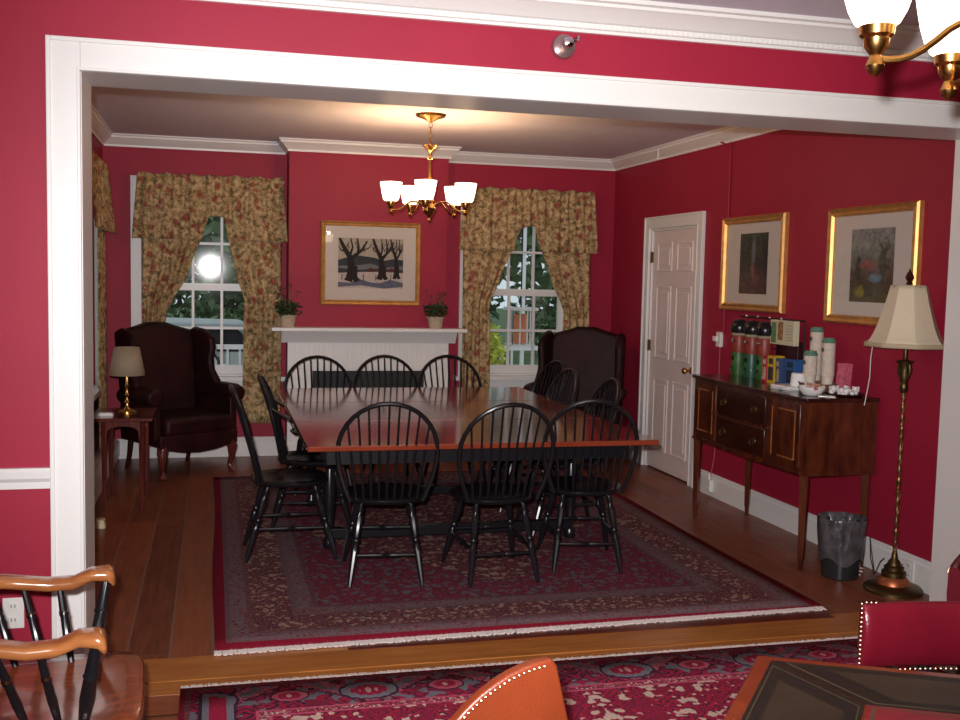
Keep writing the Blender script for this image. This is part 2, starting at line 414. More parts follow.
sweep('baseboard_left', [(L,YI),(L,B-.02)], [(0,0),(.11,0),(.125,.03),(.125,.15),(.09,.18),(0,.185)], M['white'])
# front room crown with a dentil row
CF = [(0,2.592),(.018,2.592),(.018,2.604),(.030,2.606),(.030,2.626),(.044,2.630),(.090,2.672),(.104,2.678),(.104,2.690),(.125,2.694),(.125,H),(0,H)]
sweep('trim_crown_front', [(FX1,YO),(FX0,YO)][::-1], CF, M['white'])
mb = MB(); x = FX0+.2
while x < FX1-.1: mb.span(x, x+.012, YO-.034, YO-.028, 2.608, 2.624); x += .024
struct(mb.build('trim_dentil', M['white'], smooth=0))
# opening casing and lining
w = .115
mb = MB()
def casing_strip(mb, x0, x1, z0, z1): mb.span(x0, x1, YO-.02, YO, z0, z1)
casing_strip(mb, XL-w, XL, 0, ZT+w); casing_strip(mb, XR, XR+w, 0, ZT+w); casing_strip(mb, XL, XR, ZT, ZT+w)
for a in ((XL-w, XL-w+.016, 0, ZT+w), (XR+w-.016, XR+w, 0, ZT+w), (XL-w+.016, XR+w-.016, ZT+w-.016, ZT+w)): mb.span(a[0], a[1], YO-.030, YO-.02, a[2], a[3])
for a in ((XL-.012, XL, 0, ZT), (XR, XR+.012, 0, ZT), (XL-.012, XR+.012, ZT+.0001, ZT+.012)): mb.span(a[0], a[1], YO-.026, YO-.02, a[2], a[3])
struct(mb.build('trim_casing', M['white'], smooth=0, bevel=.003))
mb = MB(); mb.span(XL-.015, XL+.002, YO-.001, YI+.012, 0, ZT+.02); mb.span(XR-.002, XR+.015, YO-.001, YI+.012, 0, ZT+.02); mb.span(XL, XR, YO-.001, YI+.012, ZT, ZT+.018)
struct(mb.build('trim_jamb', M['white'], smooth=0))
sweep('trim_chair_rail', [(FX0,YO),(XL-w,YO)], [(0,.79),(.012,.79),(.014,.815),(.026,.83),(.03,.855),(.022,.868),(0,.868)], M['white'])
sweep('baseboard_front', [(FX0,YO),(XL-w,YO)], BB, M['white'])

# windows
def window(idx, cx, extra=0):
    root = bpy.data.objects.new('window_%d' % idx, None); COL.objects.link(root); root.location = (cx, B, 0); struct(root)
    mb = MB()
    for s in (-1, 1):
        mb.span(s*.50, s*.62, -.022, 0, .66, 2.38); mb.span(s*.60, s*.62, -.034, -.0221, .66, 2.38)
        mb.span(s*.40, s*.47, .0, .20, WZ0, WZ1); mb.span(s*.40, s*.4999, -.012, -.0001, WZ0, WZ1)
    mb.span(-.50, .50, -.022, 0, 2.26, 2.38); mb.span(-.60, .60, -.034, -.0221, 2.36, 2.38)
    mb.span(-.40, .40, 0, .199, 2.22, WZ1); mb.span(-.40, .40, 0, .199, WZ0, .715)
    mb.build('window_frame', M['white'], root, smooth=0, bevel=.003)
    mb = MB(); mb.span(-.66, .66, -.075, .03, .66, .70); mb.span(-.60, .60, -.022, 0, .575, .66); mb.build('window_sill', M['white'], root, smooth=0, bevel=.004)
    for nme, z0, z1, y in (('lower_sash', .715, 1.475, .07), ('upper_sash', 1.455, 2.22, .115)):
        mb = MB(); hw = .40
        for s in (-1, 1): mb.span(s*.355, s*hw, y, y+.04, z0, z1)
        b0 = .075 if nme == 'lower_sash' else .04
        mb.span(-.355, .355, y, y+.04, z0, z0+b0); mb.span(-.355, .355, y, y+.04, z1-.042, z1)
        for xx in (-.12, .12): mb.span(xx-.011, xx+.011, y+.006, y+.034, z0+b0, z1-.042)
        zm = (z0+b0+z1-.042)/2; mb.span(-.355, .355, y+.0072, y+.0328, zm-.011, zm+.011)
        sash = mb.build(nme, M['white'], root, smooth=0)
        mb = MB(); mb.add([(-.36,y+.02,z0+.03),(.36,y+.02,z0+.03),(.36,y+.02,z1-.03),(-.36,y+.02,z1-.03)], [(0,1,2,3)]); mb.build('glass_pane', M['glass'], sash, smooth=0)
    return root
window(1, -.05); window(2, 2.775)
# side window behind the left curtain
root = bpy.data.objects.new('window_3', None); COL.objects.link(root); root.location = (L, 8.05, 0); struct(root)
mb = MB()
for s in (-1, 1): mb.span(0, .02, s*.5, s*.62, .66, 2.38)
mb.span(0, .02, -.62, .62, 2.26, 2.38); mb.span(-.01, .07, -.66, .66, .66, .70)
for s in (-1, 0, 1): mb.span(-.12, -.08, s*.48-.02, s*.48+.02, .7, 2.26)
for z in (.72, 1.10, 1.47, 1.86, 2.24): mb.span(-.12, -.08, -.5, .5, z-.02, z+.02)
mb.build('window_frame', M['white'], root, smooth=0)
mb = MB(); mb.add([(-.1,-.5,.7),(-.1,.5,.7),(-.1,.5,2.26),(-.1,-.5,2.26)], [(0,1,2,3)]); mb.build('glass_pane', M['glass'], root, smooth=0)

# door
root = bpy.data.objects.new('door_1', None); COL.objects.link(root); root.location = (R, 7.875, 0); struct(root)
mb = MB()
for s in (-1, 1): mb.span(-.02, 0, s*.455, s*.555, 0, 2.14); mb.span(-.03, -.0201, s*.535, s*.555, 0, 2.14); mb.span(-.026, -.0201, s*.455, s*.468, 0, 2.05)
mb.span(-.02, 0, -.455, .455, 2.04, 2.14); mb.span(-.03, -.0201, -.535, .535, 2.12, 2.14)
for s in (-1, 1): mb.span(0, .1, s*.435, s*.455, 0, 2.04)
mb.span(0, .099, -.435, .435, 2.02, 2.0399)
mb.build('door_casing', M['white'], root, smooth=0, bevel=.003)
mb = MB(); mb.span(.012, .05, -.435, .435, .012, 2.02)
sw = [(-.335,-.045), (.045,.335)]
for z0, z1 in ((.17,.78), (.95,1.56), (1.68,1.92)):
    for a, b_ in sw:
        # raised panel with moulded edge
        for q, d in ((0, .008),):
            mb.span(.004, .014, a, a+.018, z0, z1); mb.span(.004, .014, b_-.018, b_, z0, z1)
            mb.span(.004, .014, a+.018, b_-.018, z0, z0+.018); mb.span(.004, .014, a+.018, b_-.018, z1-.018, z1)
            mb.span(.006, .014, a+.05, b_-.05, z0+.05, z1-.05)
mb.build('door_leaf', M['door'], root, smooth=0, bevel=.004)
mb = MB(); mb.lathe([(.028,0),(.028,.004),(.010,.010),(.010,.035),(.024,.048),(.027,.060),(.020,.072),(.004,.076)], (.012,-.375,.90), 20, r=rotm(0,-PI/2,0))
mb.build('door_knob', M['brass'], root)
for z in (1.80, 1.05, .22):
    mb = MB(); mb.span(-.002, .012, .425, .45, z-.045, z+.045); mb.lathe([(.007,-.048),(.007,.048)], (-.006,.437,z), 10); mb.build('hinge', M['brassdark'], root)
mb = MB(); mb.span(R+.06, R+.2, 7.42, 8.33, 0, 2.04); struct(mb.build('wall_closet', M['white'], smooth=0))

# ------------------------------------------------------------------ fireplace
t = thing('fireplace_mantel', 'white painted fireplace mantel with a wide shelf over a dark firebox', 'fireplace', (1.293, BY, 0))
mb = MB(); mb.span(-.83, .83, -.20, 0, 1.118, 1.15); mb.build('mantel_shelf', M['white'], t, smooth=0, bevel=.006)
mb = MB(); 
pr = [(0,1.02),(-.105,1.02),(-.115,1.04),(-.15,1.075),(-.165,1.10),(-.18,1.118),(0,1.118)]
mb.prism([(a, z) for a, z in pr], -.745, .745, 'x'); mb.build('bed_moulding', M['white'], t, smooth=30)
mb = MB(); mb.span(-.69, .69, -.085, 0, .78, 1.02)
x = -.67
while x < .67: mb.span(x, x+.034, -.092, -.085, .80, 1.01); x += .040
mb.build('frieze', M['white'], t, smooth=0, bevel=.002)
for s in (-1, 1):
    mb = MB(); mb.span(s*.48, s*.69, -.085, 0, 0, .78); mb.span(s*.475, s*.70, -.10, 0, 0, .16)
    for q in range(4): mb.span(s*(.505+.046*q), s*(.531+.046*q), -.095, -.085, .18, .76)
    mb.build('pilaster', M['white'], t, smooth=0, bevel=.003)
mb = MB(); mb.span(-.48, .48, -.03, -.01, 0, .78); mb.span(-.47,.47,-.045,-.03,.70,.78)
x = -.46
while x < .46: mb.span(x, x+.03, -.052, -.03, .02, .70); x += .046
mb.build('fire_screen', M['iron'], t, smooth=0)

# ------------------------------------------------------------------ rugs
NV = (.045,.036,.050); RS = (.24,.105,.10); BL = (.12,.12,.145); CM = (.34,.23,.17); DR = (.17,.03,.04)
hx, hy = 1.458, 1.89
t = thing('persian_rug', 'large dark red and navy oriental rug under the dining table', 'rug', (1.462, 6.31, 0), 0)
mb = MB()
def edge_wave(u, v):
    x = (u-.5)*2*hx; y = (v-.5)*2*hy
    return (x + .008*math.sin(y*2.1)*(abs(x)/hx), y + (.035*x/hx if y < 0 else 0)*(-y/hy), .011)
mb.grid(edge_wave, 24, 24)
rugm = rug_mat('navy and red rug', hx, hy, [(.05, (.20,.009,.024), NV, NV, 0), (.075, RS, NV, BL, 40), (.15, BL, RS, DR, 30), (.175, RS, NV, DR, 44), (.36, NV, (.27,.07,.07), CM, 17), (.385, RS, NV, BL, 44), (.46, BL, RS, DR, 30), (.485, NV, RS, DR, 44)],
    ((.26,.028,.048), NV, BL), 12, 0, (.95, 1.3, (NV, (.28,.05,.06), CM)))
o = mb.build('rug_pile', rugm, t, solid=.010)
def fringe(x0, x1, y, sy, n, parent, ln=.03):
    mb = MB(); rr = random.Random(3)
    for i in range(n):
        x = x0 + (x1-x0)*i/n; l = ln*(.75+.5*rr.random()); dx = .004*(rr.random()-.5)
        w_ = (x1-x0)/n*1.5; yy = y + (.035*x/hx if y < -1.5 else 0); x += dx
        mb.add([(x, yy, .013+.002*rr.random()), (x+w_, yy, .013), (x+w_+dx, yy+sy*l, .009), (x+dx, yy+sy*l, .009+.003*rr.random())], [(0,1,2,3)])
    return mb.build('fringe', M['cream'], parent, smooth=0, solid=.004)
f1 = fringe(-hx, hx, -hy+.006, -1, 620, t, .040); f1['kind'] = 'stuff'
f2 = fringe(-hx, hx, hy-.006, 1, 400, t, .026); f2['kind'] = 'stuff'

fx, fy = 1.53, 1.35
t = thing('foreground_rug', 'bright crimson and pink oriental rug in front of the threshold', 'rug', (1.41, 2.66, 0), 0)
PK = (.46,.05,.10); CRM = (.62,.46,.38); GR = (.17,.17,.20)
mb = MB(); mb.grid(lambda u, v: ((u-.5)*2*fx, (v-.5)*2*fy, .010), 12, 12)
rugm2 = rug_mat('crimson rug', fx, fy, [(.020, (.26,.012,.035), NV, NV, 0), (.040, NV, RS, PK, 46), (.27, (.34,.018,.060), (.050,.025,.045), GR, 8), (.282, (.55,.09,.16), PK, PK, 0), (.315, PK, (.06,.02,.04), CRM, 38), (.327, (.55,.10,.18), PK, PK, 0)],
    ((.40,.020,.060), (.11,.025,.05), CRM), 10, 3.1, None, (.045, .155, .105, .30, (.20,.20,.24), (.52,.11,.17), (.05,.022,.045)))
mb.build('rug_pile', rugm2, t, solid=.010)
f1 = fringe(-fx, fx, fy-.004, 1, 620, t, .030); f1['kind'] = 'stuff'

# ------------------------------------------------------------------ dining table
t = thing('dining_table', 'large square mahogany dining table with black legs ringed by chairs', 'table', (1.385, 6.45, 0))
mb = MB()
for k, (y0, y1) in enumerate(((-1.33,-.452), (-.448,.448), (.452,1.33))): mb.span(-.935, .935, y0, y1, .722, .75)
mb.build('tabletop', M['table'], t, smooth=0, bevel=.006)
mb = MB()
for s in (-1, 1): mb.span(s*.80, s*.825, -1.18, 1.18, .63, .722); mb.span(-.82, .82, s*1.16, s*1.185, .63, .722)
mb.build('apron', M['black'], t, smooth=0)
lp = [(0,.030),(.02,.036),(.06,.036),(.10,.022),(.30,.030),(.45,.038),(.60,.030),(.66,.022),(.69,.036),(.72,.022),(.75,.040),(1,.040)]
for sx in (-1, 1):
    for yy in (-.50, .62):
        mb = MB(); mb.turned((sx*.735, yy, .0185), (sx*.735, yy, .722), lp, 14); mb.build('leg', M['black'], t)
for yy in (-.50, .62):
    mb = MB(); mb.span(-.735, .735, yy-.03, yy+.03, .075, .135); mb.build('stretcher', M['black'], t, smooth=0, bevel=.006)

# ------------------------------------------------------------------ windsor chairs
def make_windsor():
    t = thing('windsor_chair', 'x', 'chair')
    # saddle seat
    mb = MB(); n = 36; rings = []
    def outline(a):
        x = .225*math.copysign(abs(math.cos(a))**.75, math.cos(a)); y = .215*math.copysign(abs(math.sin(a))**.85, math.sin(a))
        if y < 0: x *= .92
        return x, y
    vs = []; fs = []
    levels = [(.70,.418),(.92,.420),(1.0,.436),(1.0,.446),(.94,.456),(.70,.446),(.35,.440),(.05,.440)]
    for sc, z in levels:
        for k in range(n):
            x, y = outline(2*PI*k/n); zz = z
            if z > .44 or sc < .5: zz += .006 if (y*sc > .15 and abs(x*sc) < .05) else 0
            vs.append((x*sc, y*sc, zz))
    for i in range(len(levels)-1):
        for k in range(n): fs.append((i*n+k, i*n+(k+1) % n, (i+1)*n+(k+1) % n, (i+1)*n+k))
    fs.append(tuple(range(n))[::-1]); fs.append(tuple((len(levels)-1)*n+k for k in range(n)))
    mb.add(vs, fs); mb.build('seat', M['black'], t, smooth=50)
    # bow
    lean = .24
    def back(x, z, curve=.0): return Vector((x, -.165 - (z-.445)*lean - curve*(1-(x/.26)**2), z))
    pts = []
    for q in range(7):
        s = q/6; z = .44 + s*.27; x = .185 + (.252-.185)*math.sin(s*PI/2); pts.append((x, z))
    for q in range(1, 16):
        a = PI/2*0 + PI*q/16; pts.append((.252*math.cos(a), .71 + .262*math.sin(a)))
    for q in range(7):
        s = 1-q/6; z = .44 + s*.27; x = -(.185 + (.252-.185)*math.sin(s*PI/2)); pts.append((x, z))
    bow = [back(x, z, .035) for x, z in pts]
    mb = MB(); mb.tube(bow, .0125, 10); mb.build('bow', M['black'], t)
    def bow_z(x):
        return .71 + .262*math.sqrt(max(0, 1-(x/.252)**2))
    for k in range(9):
        u = (k-4)/4; x0 = u*.155; x1 = u*.205
        z1 = bow_z(x1); p0 = Vector((x0, -.155-.02*(1-u*u), .445)); p1 = back(x1, z1, .035)
        mb = MB(); mb.turned(p0, p1, [(0,.0075),(.25,.0085),(.5,.007),(1,.0055)], 7); mb.build('spindle', M['black'], t)
    leg = [(0,.010),(.12,.014),(.40,.019),(.47,.020),(.50,.013),(.52,.019),(.55,.019),(.57,.013),(.62,.017),(.78,.021),(.86,.013),(.89,.019),(.93,.013),(1,.016)]
    feet = {}
    for sx in (-1, 1):
        for sy in (-1, 1):
            f = Vector((sx*(.185 if sy < 0 else .205), sy*.245, 0)); tp = Vector((sx*.125, sy*.125, .43)); feet[sx, sy] = (f, tp)
            mb = MB(); mb.turned(f, tp, leg, 10); mb.build('leg', M['black'], t)
    sp = [(0,.007),(.3,.010),(.42,.012),(.46,.008),(.5,.018),(.54,.008),(.58,.012),(.7,.010),(1,.007)]
    def at(k, q): return feet[k][0].lerp(feet[k][1], q)
    for a, b_, q in (((-1,-1),(-1,1),.42), ((1,-1),(1,1),.42), ((-1,-1),(1,-1),.36), ((-1,1),(1,1),.48)):
        mb = MB(); mb.turned(at(a, q), at(b_, q), sp, 8); mb.build('stretcher', M['black'], t)
    return t
proto = make_windsor()
spots = [
 (.88, 5.39, -6, 'black bow-back windsor chair at the left of the near side, nearest the end chairs'),
 (1.45, 5.31, 2, 'black bow-back windsor chair in the middle of the near side of the table'),
 (2.00, 5.43, -10, 'black bow-back windsor chair at the right of the near side, beside the table corner'),
 (.42, 5.90, -90, 'black windsor chair seen side-on at the left end of the table, the nearer one'),
 (.60, 6.52, -95, 'black windsor armchair at the left end of the table, behind the first side-on chair'),
 (.77, 7.67, 180, 'black windsor chair across the table on the left, in front of the mantel'),
 (1.305, 7.75, 181, 'black windsor chair across the table in the centre, in front of the firebox'),
 (1.81, 7.77, 179, 'black windsor chair across the table on the right, before the curtain edge'),
 (2.24, 7.52, 97, 'black windsor chair at the right end of the table, farthest back by the wing chair'),
 (2.12, 6.90, 92, 'black windsor chair in the middle of the right end of the table'),
 (2.16, 6.22, 88, 'black windsor chair at the right end of the table, nearest to the camera'),
]
chairs = [proto] + [copy_tree(proto) for _ in spots[1:]]
for c, (x, y, a, lb) in zip(chairs, spots):
    c.scale = (1, 1, .975); c.location = (x, y, .0185); c.rotation_euler = (0, 0, math.radians(a))
    tag(c, lb, 'chair', 'black windsor chairs around the dining table')

for sx in (-1, 1):   # arms of the one chair that has them
    mb = MB(); mb.tube([(sx*.245,-.245,.79),(sx*.255,-.16,.74),(sx*.262,-.04,.685),(sx*.262,.08,.655),(sx*.255,.15,.65)], [.011,.012,.014,.018,.020], 10, sx=.7)
    mb.build('arm_rest', M['black'], chairs[4])
    mb = MB(); mb.turned((sx*.185,.09,.45), (sx*.255,.10,.65), [(0,.010),(.3,.018),(.42,.010),(.5,.020),(.6,.010),(.8,.016),(1,.010)], 8); mb.build('arm_support', M['black'], chairs[4])

# ------------------------------------------------------------------ wing chairs
def make_wing():
    t = thing('wing_chair', 'x', 'armchair')
    lm = M['oxblood']
    # back with a camel top, curved outline in XZ
    top = [(-.31,.42),(-.335,.80),(-.34,1.06),(-.30,1.115),(-.20,1.140),(-.08,1.175),(.08,1.175),(.20,1.140),(.30,1.115),(.34,1.06),(.335,.80),(.31,.42)]
    mb = MB(); ln = .16
    mb.prism(top, .20, .33, 'y', xf=lambda v: Vector((v.x, v.y + (v.z-.42)*ln, v.z))); mb.build('backrest', lm, t, smooth=60, bevel=.035, seg=4)
    for s in (-1, 1):
        prof = [(.30,.62),(.40,1.10),(.30,1.135),(.16,1.12),(.06,1.06),(.03,.98),(.06,.88),(.05,.80),(-.04,.70),(-.04,.62)]
        mb = MB(); mb.prism(prof, s*.315, s*.385, 'x', xf=lambda v: Vector((v.x + s*max(0, .25-v.y)*.10, v.y, v.z)))
        mb.build('wing', lm, t, smooth=60, bevel=.028, seg=4)
        mb = MB()
        mb.tube([(s*.365,.28,.60),(s*.37,.10,.625),(s*.375,-.10,.64),(s*.385,-.28,.635),(s*.39,-.34,.625)], [.055,.062,.066,.070,.062], 18)
        mb.prism([(.28,.30),(.28,.60),(-.30,.64),(-.31,.30)], s*.325, s*.385, 'x')
        mb.build('arm', lm, t, smooth=60, bevel=.01)
    mb = MB(); mb.span(-.315, .315, -.37, .24, .33, .47); mb.build('seat_cushion', lm, t, smooth=60, bevel=.04, seg=4)
    ap = [(-.36,.34),(-.36,.24),(-.28,.225),(-.15,.20),(0,.19),(.15,.20),(.28,.225),(.36,.24),(.36,.34)]
    mb = MB(); mb.prism(ap, -.36, -.31, 'y'); mb.span(-.36,.36,-.33,.32,.25,.335); mb.build('seat_rail', lm, t, smooth=40, bevel=.008)
    for s in (-1, 1):
        pts = [(s*.31,-.31,.27),(s*.33,-.33,.20),(s*.325,-.325,.12),(s*.31,-.31,.06),(s*.32,-.325,.03),(s*.335,-.34,0)]
        mb = MB(); mb.tube(pts, [.048,.044,.026,.018,.024,.032], 12); mb.build('leg', M['redwood'], t)
        pts = [(s*.29,.27,.27),(s*.29,.30,.12),(s*.29,.35,0)]
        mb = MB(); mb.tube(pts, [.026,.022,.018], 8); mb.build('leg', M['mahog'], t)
    mb = MB()
    for s in (-1, 1):
        for k in range(14):
            a = 2*PI*k/14; mb.ball((s*.39+.045*math.cos(a), -.40+.0, .625+.045*math.sin(a)), .004, 6, 4)
    return t
wc = make_wing(); wc.scale = (.93,.95,1); wc.location = (-.275, 8.62, 0); wc.rotation_euler = (0,0,math.radians(31))
tag(wc, 'dark oxblood leather wing chair in the left corner beside the small lamp', 'armchair', 'oxblood leather wing chairs')
w2 = copy_tree(wc); w2.location = (3.07, 8.52, 0); w2.rotation_euler = (0,0,math.radians(-31))
tag(w2, 'dark oxblood leather wing chair in the right corner near the white door', 'armchair', 'oxblood leather wing chairs')

# ------------------------------------------------------------------ left end table and lamp
t = thing('end_table', 'small red-brown end table holding the small lamp by the left wall', 'table', (-.59, 7.42, 0))
mb = MB(); mb.span(-.20, .20, -.27, .30, .60, .622); mb.build('tabletop', M['redwood'], t, smooth=0, bevel=.006)
def arched(x0, x1, z0, z1):
    pts = [(x0,z1),(x0,z0)]; 
    a = x0+.028; b_ = x1-.028
    pts += [(a,z0)]
    for k in range(9):
        q = PI*k/8; pts.append(((a+b_)/2-(b_-a)/2*math.cos(q), z0+.02+(z1-z0-.055)*math.sin(q)**.6))
    pts += [(b_,z0),(x1,z0),(x1,z1)]
    return pts
mb = MB(); mb.prism(arched(-.12,.14,.48,.60), -.23, -.215, 'y'); mb.prism(arched(-.12,.14,.48,.60), .255, .27, 'y')
mb.prism([(a*2.0-.0, z) for a, z in arched(-.115,.135,.50,.60)], -.12, -.105, 'x'); mb.prism([(a*2.0, z) for a, z in arched(-.115,.135,.50,.60)], .125, .14, 'x')
mb.build('apron', M['redwood'], t, smooth=0)
for sx in (-.108, .128):
    for sy in (-.222, .262):
        mb = MB(); mb.turned((sx, sy, 0), (sx, sy, .60), [(0,.013),(.6,.017),(1,.020)], 4); mb.build('leg', M['redwood'], t, smooth=0)
t = thing('table_lamp', 'small brass candlestick lamp with a tan empire shade on the end table', 'lamp', (-.575, 7.50, .622))
mb = MB(); mb.lathe([(.062,0),(.062,.008),(.045,.014),(.020,.022),(.012,.035),(.011,.06),(.017,.068),(.011,.076),(.010,.11),(.015,.118),(.010,.126),(.0095,.17),(.014,.18),(.009,.19),(.009,.27)], n=20); mb.build('lamp_base', M['brass'], t)
def shade_open(r0, r1, z0, z1, n=28, th=.003):
    mb = MB(); mb.lathe([(r0,z0),(r1,z1)], n=n, caps=False); return mb
M['tanshade'] = mat('tan parchment shade', (.33,.26,.17), .8, bump=.1, bscale=200)
shade_open(.120, .083, .255, .445).build('lamp_shade', M['tanshade'], t, solid=.003)
mb = MB(); mb.lathe([(.019,.27),(.03,.30),(.034,.33),(.028,.36),(.01,.38)], n=14); mb.build('bulb', M['plastic'], t)
mb = MB(); mb.tube([(0,0,.27),(0,0,.25)], .012, 8)
for k in range(3): mb.tube([(0,0,.435),(.083*math.cos(2.1*k),.083*math.sin(2.1*k),.44)], .002, 5)
mb.build('shade_carrier', M['brassdark'], t)
t = MB(); t.span(-.05,.05,-.035,.035,0,.012); t.span(-.04,.04,-.03,.03,.012,.018); o = t.build('notepad', M['paper'], smooth=0); o.location = (-.70, 7.33, .622); tag(o, 'small white pad lying at the near edge of the end table', 'pad')
mb = MB(); mb.span(-.025,.025,-.04,.04,0,.055); mb.span(-.03,.03,-.03,.03,.0,.03); o = mb.build('floor_outlet_box', mat('cream box', (.62,.52,.34), .6), smooth=0, bevel=.006); o.location = (-.675, 6.72, 0); tag(o, 'small cream plastic box on the floor by the left wall', 'box')

# ------------------------------------------------------------------ curtains
def panel(name, xo, xi_of, z0, z1, y, folds, label, parent=None, group=None, amp=.028):
    mb = MB()
    def fn(u, v):
        z = z0 + (z1-z0)*v; xi = xi_of(z); x = xo + (xi-xo)*u
        return (x, y - amp*(.5+.5*math.sin(u*folds*2*PI + .6*math.sin(v*5))) - .008*math.sin(u*folds*5+v*7), z)
    mb.grid(fn, folds*8, 26)
    o = mb.build(name, M['curtain'], parent, smooth=60, solid=.004)
    return tag(o, label, 'curtain', group)
def lerp_tab(tab):
    def f(z):
        for (za, xa), (zb, xb) in zip(tab[:-1], tab[1:]):
            if z <= zb: 
                s = (z-za)/(zb-za); s = s*s*(3-2*s)*.5 + s*.5; return xa + (xb-xa)*s
        return tab[-1][1]
    return f
def valance(name, x0, x1, zt, zs, zm, cx, half, y, label, flare=.02):
    mb = MB()
    def fn(u, v):
        xx = x0 + (x1-x0)*u
        e = abs(xx-cx)/half
        zb = zm if e < 1 else zs + .0
        if e < 1.0: zb = zm + .04*math.sqrt(max(0, 1-e*e)) - .05*e*e
        z = zt + (zb-zt)*v
        x = xx + (flare if u > .5 else -flare)*v*min(1, abs(u-.5)*4-1 if abs(u-.5) > .25 else 0)
        head = .02*math.exp(-((v-.12)/.05)**2)
        return (x, y - .02*(.5+.5*math.sin(u*17*2*PI)) - .012*v - head*.7 + .006*math.sin(u*61), z + .008*math.sin(u*40)*(1-v) )
    mb.grid(fn, 160, 14)
    o = mb.build(name, M['curtain'], smooth=60, solid=.004); return tag(o, label, 'valance')
yc = B-.05
valance('window_valance', -.61, .57, 2.40, 1.86, 2.02, .03, .16, yc-.045, 'gathered floral valance across the top of the left window', .045)
panel('tieback_curtain', -.58, lerp_tab([(.30,-.28),(1.05,-.40),(1.25,-.38),(1.6,-.20),(2.0,-.06),(2.2,.02)]), .30, 2.30, yc-.03, 5, 'floral curtain tied back on the left side of the left window', group='floral tied back curtains')
panel('tieback_curtain', .565, lerp_tab([(.30,.24),(1.15,.25),(1.35,.26),(1.6,.18),(2.0,.10),(2.2,.04)]), .30, 2.30, yc-.03, 4, 'floral curtain tied back on the right side of the left window, beside the mantel', group='floral tied back curtains')
valance('window_valance', 2.17, 3.39, 2.40, 1.84, 2.03, 2.80, .16, yc-.045, 'gathered floral valance across the top of the right window', .05)
panel('tieback_curtain', 2.17, lerp_tab([(.30,2.44),(1.15,2.43),(1.35,2.42),(1.6,2.52),(2.0,2.68),(2.2,2.76)]), .30, 2.30, yc-.03, 4, 'floral curtain tied back on the left side of the right window', group='floral tied back curtains')
panel('tieback_curtain', 3.38, lerp_tab([(.30,3.18),(1.05,3.13),(1.30,3.13),(1.6,3.00),(2.0,2.85),(2.2,2.80)]), .30, 2.30, yc-.03, 4, 'floral curtain tied back on the right side of the right window, above the wing chair', group='floral tied back curtains')
for cx, lb in ((-.02, 'left'), (2.78, 'right')):
    mb = MB(); mb.tube([(cx-.60, B-.07, 2.37), (cx+.60, B-.07, 2.37)], .008, 8); mb.tube([(cx-.60,B-.07,2.37),(cx-.60,B-.021,2.37)], .006, 6); mb.tube([(cx+.60,B-.07,2.37),(cx+.60,B-.021,2.37)], .006, 6)
    tag(mb.build('curtain_rod', M['white']), 'thin white curtain rod behind the heading of the %s window valance' % lb, 'curtain rod')
# side window curtain, hung parallel to the left wall
def side_sheet(name, y0, y1f, z0, z1, x, folds, label, cat, off=0):
    mb = MB()
    def fn(u, v):
        z = z0 + (z1-z0)*v; y = y0 + (y1f(z)-y0)*u
        return (x + .025*(.5+.5*math.sin(u*folds*2*PI)) + off*(1-v), y, z)
    mb.grid(fn, folds*8, 20); o = mb.build(name, M['curtain'], smooth=60, solid=.004); return tag(o, label, cat)
side_sheet('side_curtain', 8.20, lerp_tab([(.25,8.72),(1.1,8.72),(2.3,8.66)]), .25, 2.30, L+.05, 5, 'floral curtain hanging to the floor on the left side wall', 'curtain')
side_sheet('window_valance', 7.40, lerp_tab([(1.8,8.80),(2.4,8.68)]), 1.88, 2.40, L+.07, 12, 'floral valance on the left side wall window', 'valance', .05)

# ------------------------------------------------------------------ pictures
def frame_mb(w_, h, fw, dp):
    mb = MB(); 
    prof = [(0,0),(0,-dp*.7),(fw*.2,-dp),(fw*.55,-dp*.72),(fw*.8,-dp*.9),(fw,-dp*.5),(fw,0)]
    P = [(-w_/2,-h/2),(w_/2,-h/2),(w_/2,h/2),(-w_/2,h/2)]
    vs = []; k = len(prof)
    for (x, z) in P:
        sx = -1 if x > 0 else 1; sz = -1 if z > 0 else 1
        vs += [(x + sx*d, y, z + sz*d) for d, y in prof]
    fs = []
    for i in range(4):
        j = (i+1) % 4
        for q in range(k): fs.append((i*k+q, j*k+q, j*k+(q+1) % k, i*k+(q+1) % k))
    mb.add(vs, fs); return mb
def picture(name, label, w_, h, fw, dp, loc, rz, iw, ih, ioff, art, mw=None):
    t = thing(name, label, 'picture', loc, rz)
    frame_mb(w_, h, fw, dp).build('frame', M['gold'], t, smooth=25)
    mb = MB(); mb.span(-w_/2+fw*.8, w_/2-fw*.8, -.008, -.002, -h/2+fw*.8, h/2-fw*.8); mb.build('mat_board', mw or M['matboard'], t, smooth=0)
    if callable(art): art(t, iw, ih, ioff)
    else:
        mb = MB(); mb.span(-iw/2, iw/2, -.010, -.008, -ih/2, ih/2); o = mb.build('print', art, t, smooth=0); o.location = (0, 0, ioff)
    mb = MB(); a = w_/2-fw*.9; c_ = h/2-fw*.9; mb.add([(-a,-.014,-c_),(a,-.014,-c_),(a,-.014,c_),(-a,-.014,c_)], [(0,1,2,3)]); mb.build('picture_glass', M['picglass'], t, smooth=0)
    return t
def flat(name, col): return mat(name, col, .8, var=.15, vscale=40)
A_ = [flat('art sky', (.42,.36,.28)), flat('art hills', (.030,.040,.045)), flat('art snow', (.50,.43,.38)), flat('art blue shade', (.11,.12,.17)), flat('art bark', (.012,.009,.008)), flat('art barn', (.10,.02,.02)), flat('art mist', (.16,.17,.18))]
